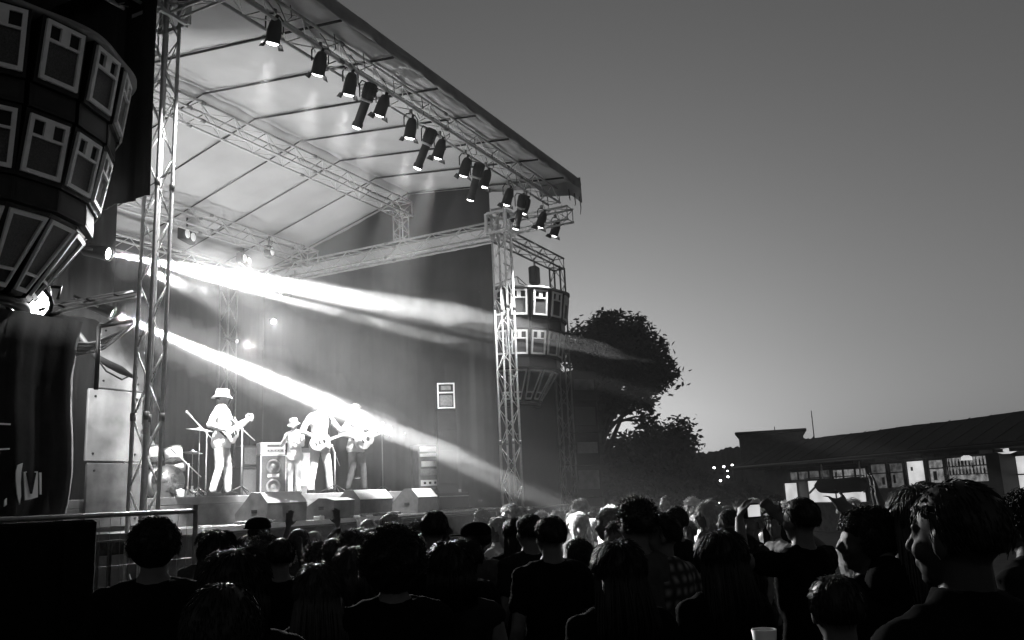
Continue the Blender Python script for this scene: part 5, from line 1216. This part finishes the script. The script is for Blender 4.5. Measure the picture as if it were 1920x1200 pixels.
sA = at(205, 476, Y=10.9); sB = at(212, 588, Y=10.9)
BEAM = 30.0
fixture('bright moving light behind the left tower throwing the upper beams, beside the left loudspeakers', sA, at(1200, 655, D=12), 9000*BEAM, 5.2, .6, .10)
t1 = at(1120, 712, D=12); t2 = at(1365, 985, D=10); t3 = at(1095, 985, D=9.7)
spot(sA+(t1-sA).normalized()*.7, t1, 6000*BEAM, 2.6, .4, .03)
spot(sA+(t2-sA).normalized()*.75, t2, 1300*BEAM, 15, .6, .04)  # added wide lamp beside the upper moving light, brightens the right crowd
fixture('bright moving light behind the left tower throwing the lower beam, just above the wing boards', sB, at(1068, 948, D=14.5), 9000*BEAM, 6.0, .6, .09)
spot(sB+(t3-sB).normalized()*.7, t3, 1500*BEAM, 14, .7, .03)  # added wide lamp beside the lower moving light, brightens the middle crowd
sC = at(445, 640, Y=15.2)
fixture('rear light high at the back throwing a soft wide beam, near the thin pale column', sC, at(1075, 830, D=13.5), 500*BEAM, 7, .9, m='lensdim', size=.06)
fixture('single bright lamp at the back just under the upper beams', at(513, 603, Y=15.3), at(800, 1060, D=6.5), 3600, 58, .8, .07)
lc = at(55, 570, Y=9.3)
fl = fixture('glowing floodlight right under the left loudspeaker cluster', lc, lc+V(-.8, -1.0, -.9), 0, 40, .4, .22, 'lens', 'floodlight')
spot(lc+V(0, .1, .35), lc+V(2.5, 4, 6), 500, 150, .6, .2); spot(lc+V(.75, .35, .1), (8.1, 10.5, 3.3), 420, 60, .6, .15)
for (px, py, Y, lab) in ((350, 442, 15.0, 'pair of round lamps on a black box at the left end of the rear truss'), (457, 487, 15.6, 'pair of round lamps hanging behind the middle of the lowest rear truss'), (553, 536, 15.9, 'faint pair of round lamps at the right end of the lowest rear truss'), (504, 472, 14.6, 'single small round lamp under the rear slope truss')):
    p = at(px, py, Y=Y); t = thing('blinder', lab, 'stage light', p, math.radians(20), None)
    two = 'pair' in lab; mb = MB(); mb.cbox((0, 0, 0), (.55 if two else .28, .16, .28), .02); mb.tube((0, 0, .12), (0, 0, .42), .02); mb.build('lamp_housing', M['black'], t)
    for s in ((-1, 1) if two else (0,)): mb = MB(); mb.ell((s*.13, -.09, 0), (.10, .03, .10), 16, 8); mb.build('lens', M['lensdim'], t, True)
# front row of cans light the stage
for p, d, kind in CANPOS:
    spot(p, p+d*5, (6500 if p.x < 13.6 else 800) if not kind else (6500 if p.x < 13.6 else 1500), 32 if not kind else 12, .6 if not kind else .3, .07)
spot((8.6, 8.1, 8.35), (7.5, 9.0, 4.6), 1500, 50, .6, .06)  # added wash on the left tower, a bare lamp without a fixture
spot((15.6, 8.0, 8.3), (17.0, 9.0, 4.5), 700, 30, .6, .06)  # added wash on the right tower, also without a fixture
spot(sC+V(0, -.3, -.1), at(1050, 1060, D=6.5), 4600, 58, .8, .1)  # added bare rim lamp beside the rear light, faces the audience
spot(at(457, 500, Y=14.9), at(900, 1060, D=6), 4200, 60, .8, .1)  # second added rim lamp, near the middle blinder, edges the crowd's hair
# made-up floor floods, added to brighten the roof from below
for i, (x, y, lab) in enumerate(((9.0, 11.4, 'added floor floodlight at the left of the deck aimed up at the roof'), (12.4, 14.6, 'added floor floodlight at the back of the deck aimed up at the roof'), (15.9, 12.2, 'added floor floodlight by the grey side wall aimed up at the roof'))):
    fixture(lab, (x, y, ZD+.35), (x*.7+12.4*.3, y*.6+11*.4, 9), (850, 650, 380)[i], 105, .8, .14, 'lensdim', 'floodlight', .15)
sm = MB(); sm.box((16.0, 10.7, 4.4), (20.0, 11.4, 7.4))
so = sm.build('stage_smoke', None or bpy.data.materials.new('smoke')); tag(so, kind='stuff', label='thin smoke hanging in the stage lights')
def plume(label, p0, p1, r0, r1, dens, seed):
    rnd = random.Random(seed); p0, p1 = Vector(p0), Vector(p1); N = 22
    pts = [p0.lerp(p1, i/N)+V(0, 0, rnd.uniform(-.03, .03)) for i in range(N+1)]
    mb = MB(); mb.path(pts, [(r0+(r1-r0)*i/N)*(1+.28*math.sin(i*1.9+seed)+.15*math.sin(i*4.1+seed))*min(1, max(.04, (N-i)/(N*.6))) for i in range(N+1)], 14)
    o = mb.build('smoke_plume', bpy.data.materials.new('plume'), None, True); tag(o, label, kind='stuff'); m_ = o.data.materials[0]; m_.use_nodes = True; m_.node_tree.nodes.clear()
    v_ = m_.node_tree.nodes.new('ShaderNodeVolumePrincipled'); u_ = m_.node_tree.nodes.new('ShaderNodeOutputMaterial')
    v_.inputs['Color'].default_value = (.95, .95, .95, 1); v_.inputs['Density'].default_value = dens; v_.inputs['Anisotropy'].default_value = 0
    m_.node_tree.links.new(v_.outputs[0], u_.inputs['Volume'])
tA = at(1200, 655, D=12); dA = (tA-sA).normalized(); tB = at(1068, 948, D=14.5); dB = (tB-sB).normalized()
for nm, S0, d0, sd in (('upper', sA, dA, 1), ('lower', sB, dB, 2)):
    for k, (L_k, r_k, dn) in enumerate(((3.2, .42, .10), (4.6, .5, .06), (6.6, .55, .04), (8.0, .62, .022))):
        off = V(.03*k, 0, .04*k*(-1)**k)
        plume(('dense', 'thinner', 'thin', 'faint')[k]+' smoke drifting along the %s light beam' % nm, S0+d0*.1, S0+d0*L_k+off, .30, r_k, dn, sd*5+k)
mt = so.data.materials[0]; mt.use_nodes = True; mt.node_tree.nodes.clear()
vo = mt.node_tree.nodes.new('ShaderNodeVolumePrincipled'); ou = mt.node_tree.nodes.new('ShaderNodeOutputMaterial')
vo.inputs['Color'].default_value = (.9, .9, .9, 1); vo.inputs['Density'].default_value = .0036; vo.inputs['Anisotropy'].default_value = 0
mt.node_tree.links.new(vo.outputs[0], ou.inputs['Volume'])

o2 = MB(); o2.box((24.5, 5.15, 4.3), (36.6, 22.0, 8.2)); so2 = o2.build('haze', bpy.data.materials.new('haze')); tag(so2, kind='stuff', label='very thin haze over the audience and stage')
m2_ = so2.data.materials[0]; m2_.use_nodes = True; m2_.node_tree.nodes.clear()
v2 = m2_.node_tree.nodes.new('ShaderNodeVolumePrincipled'); u2 = m2_.node_tree.nodes.new('ShaderNodeOutputMaterial')
v2.inputs['Color'].default_value = (.9, .9, .9, 1); v2.inputs['Density'].default_value = .003; v2.inputs['Anisotropy'].default_value = 0
m2_.node_tree.links.new(v2.outputs[0], u2.inputs['Volume'])
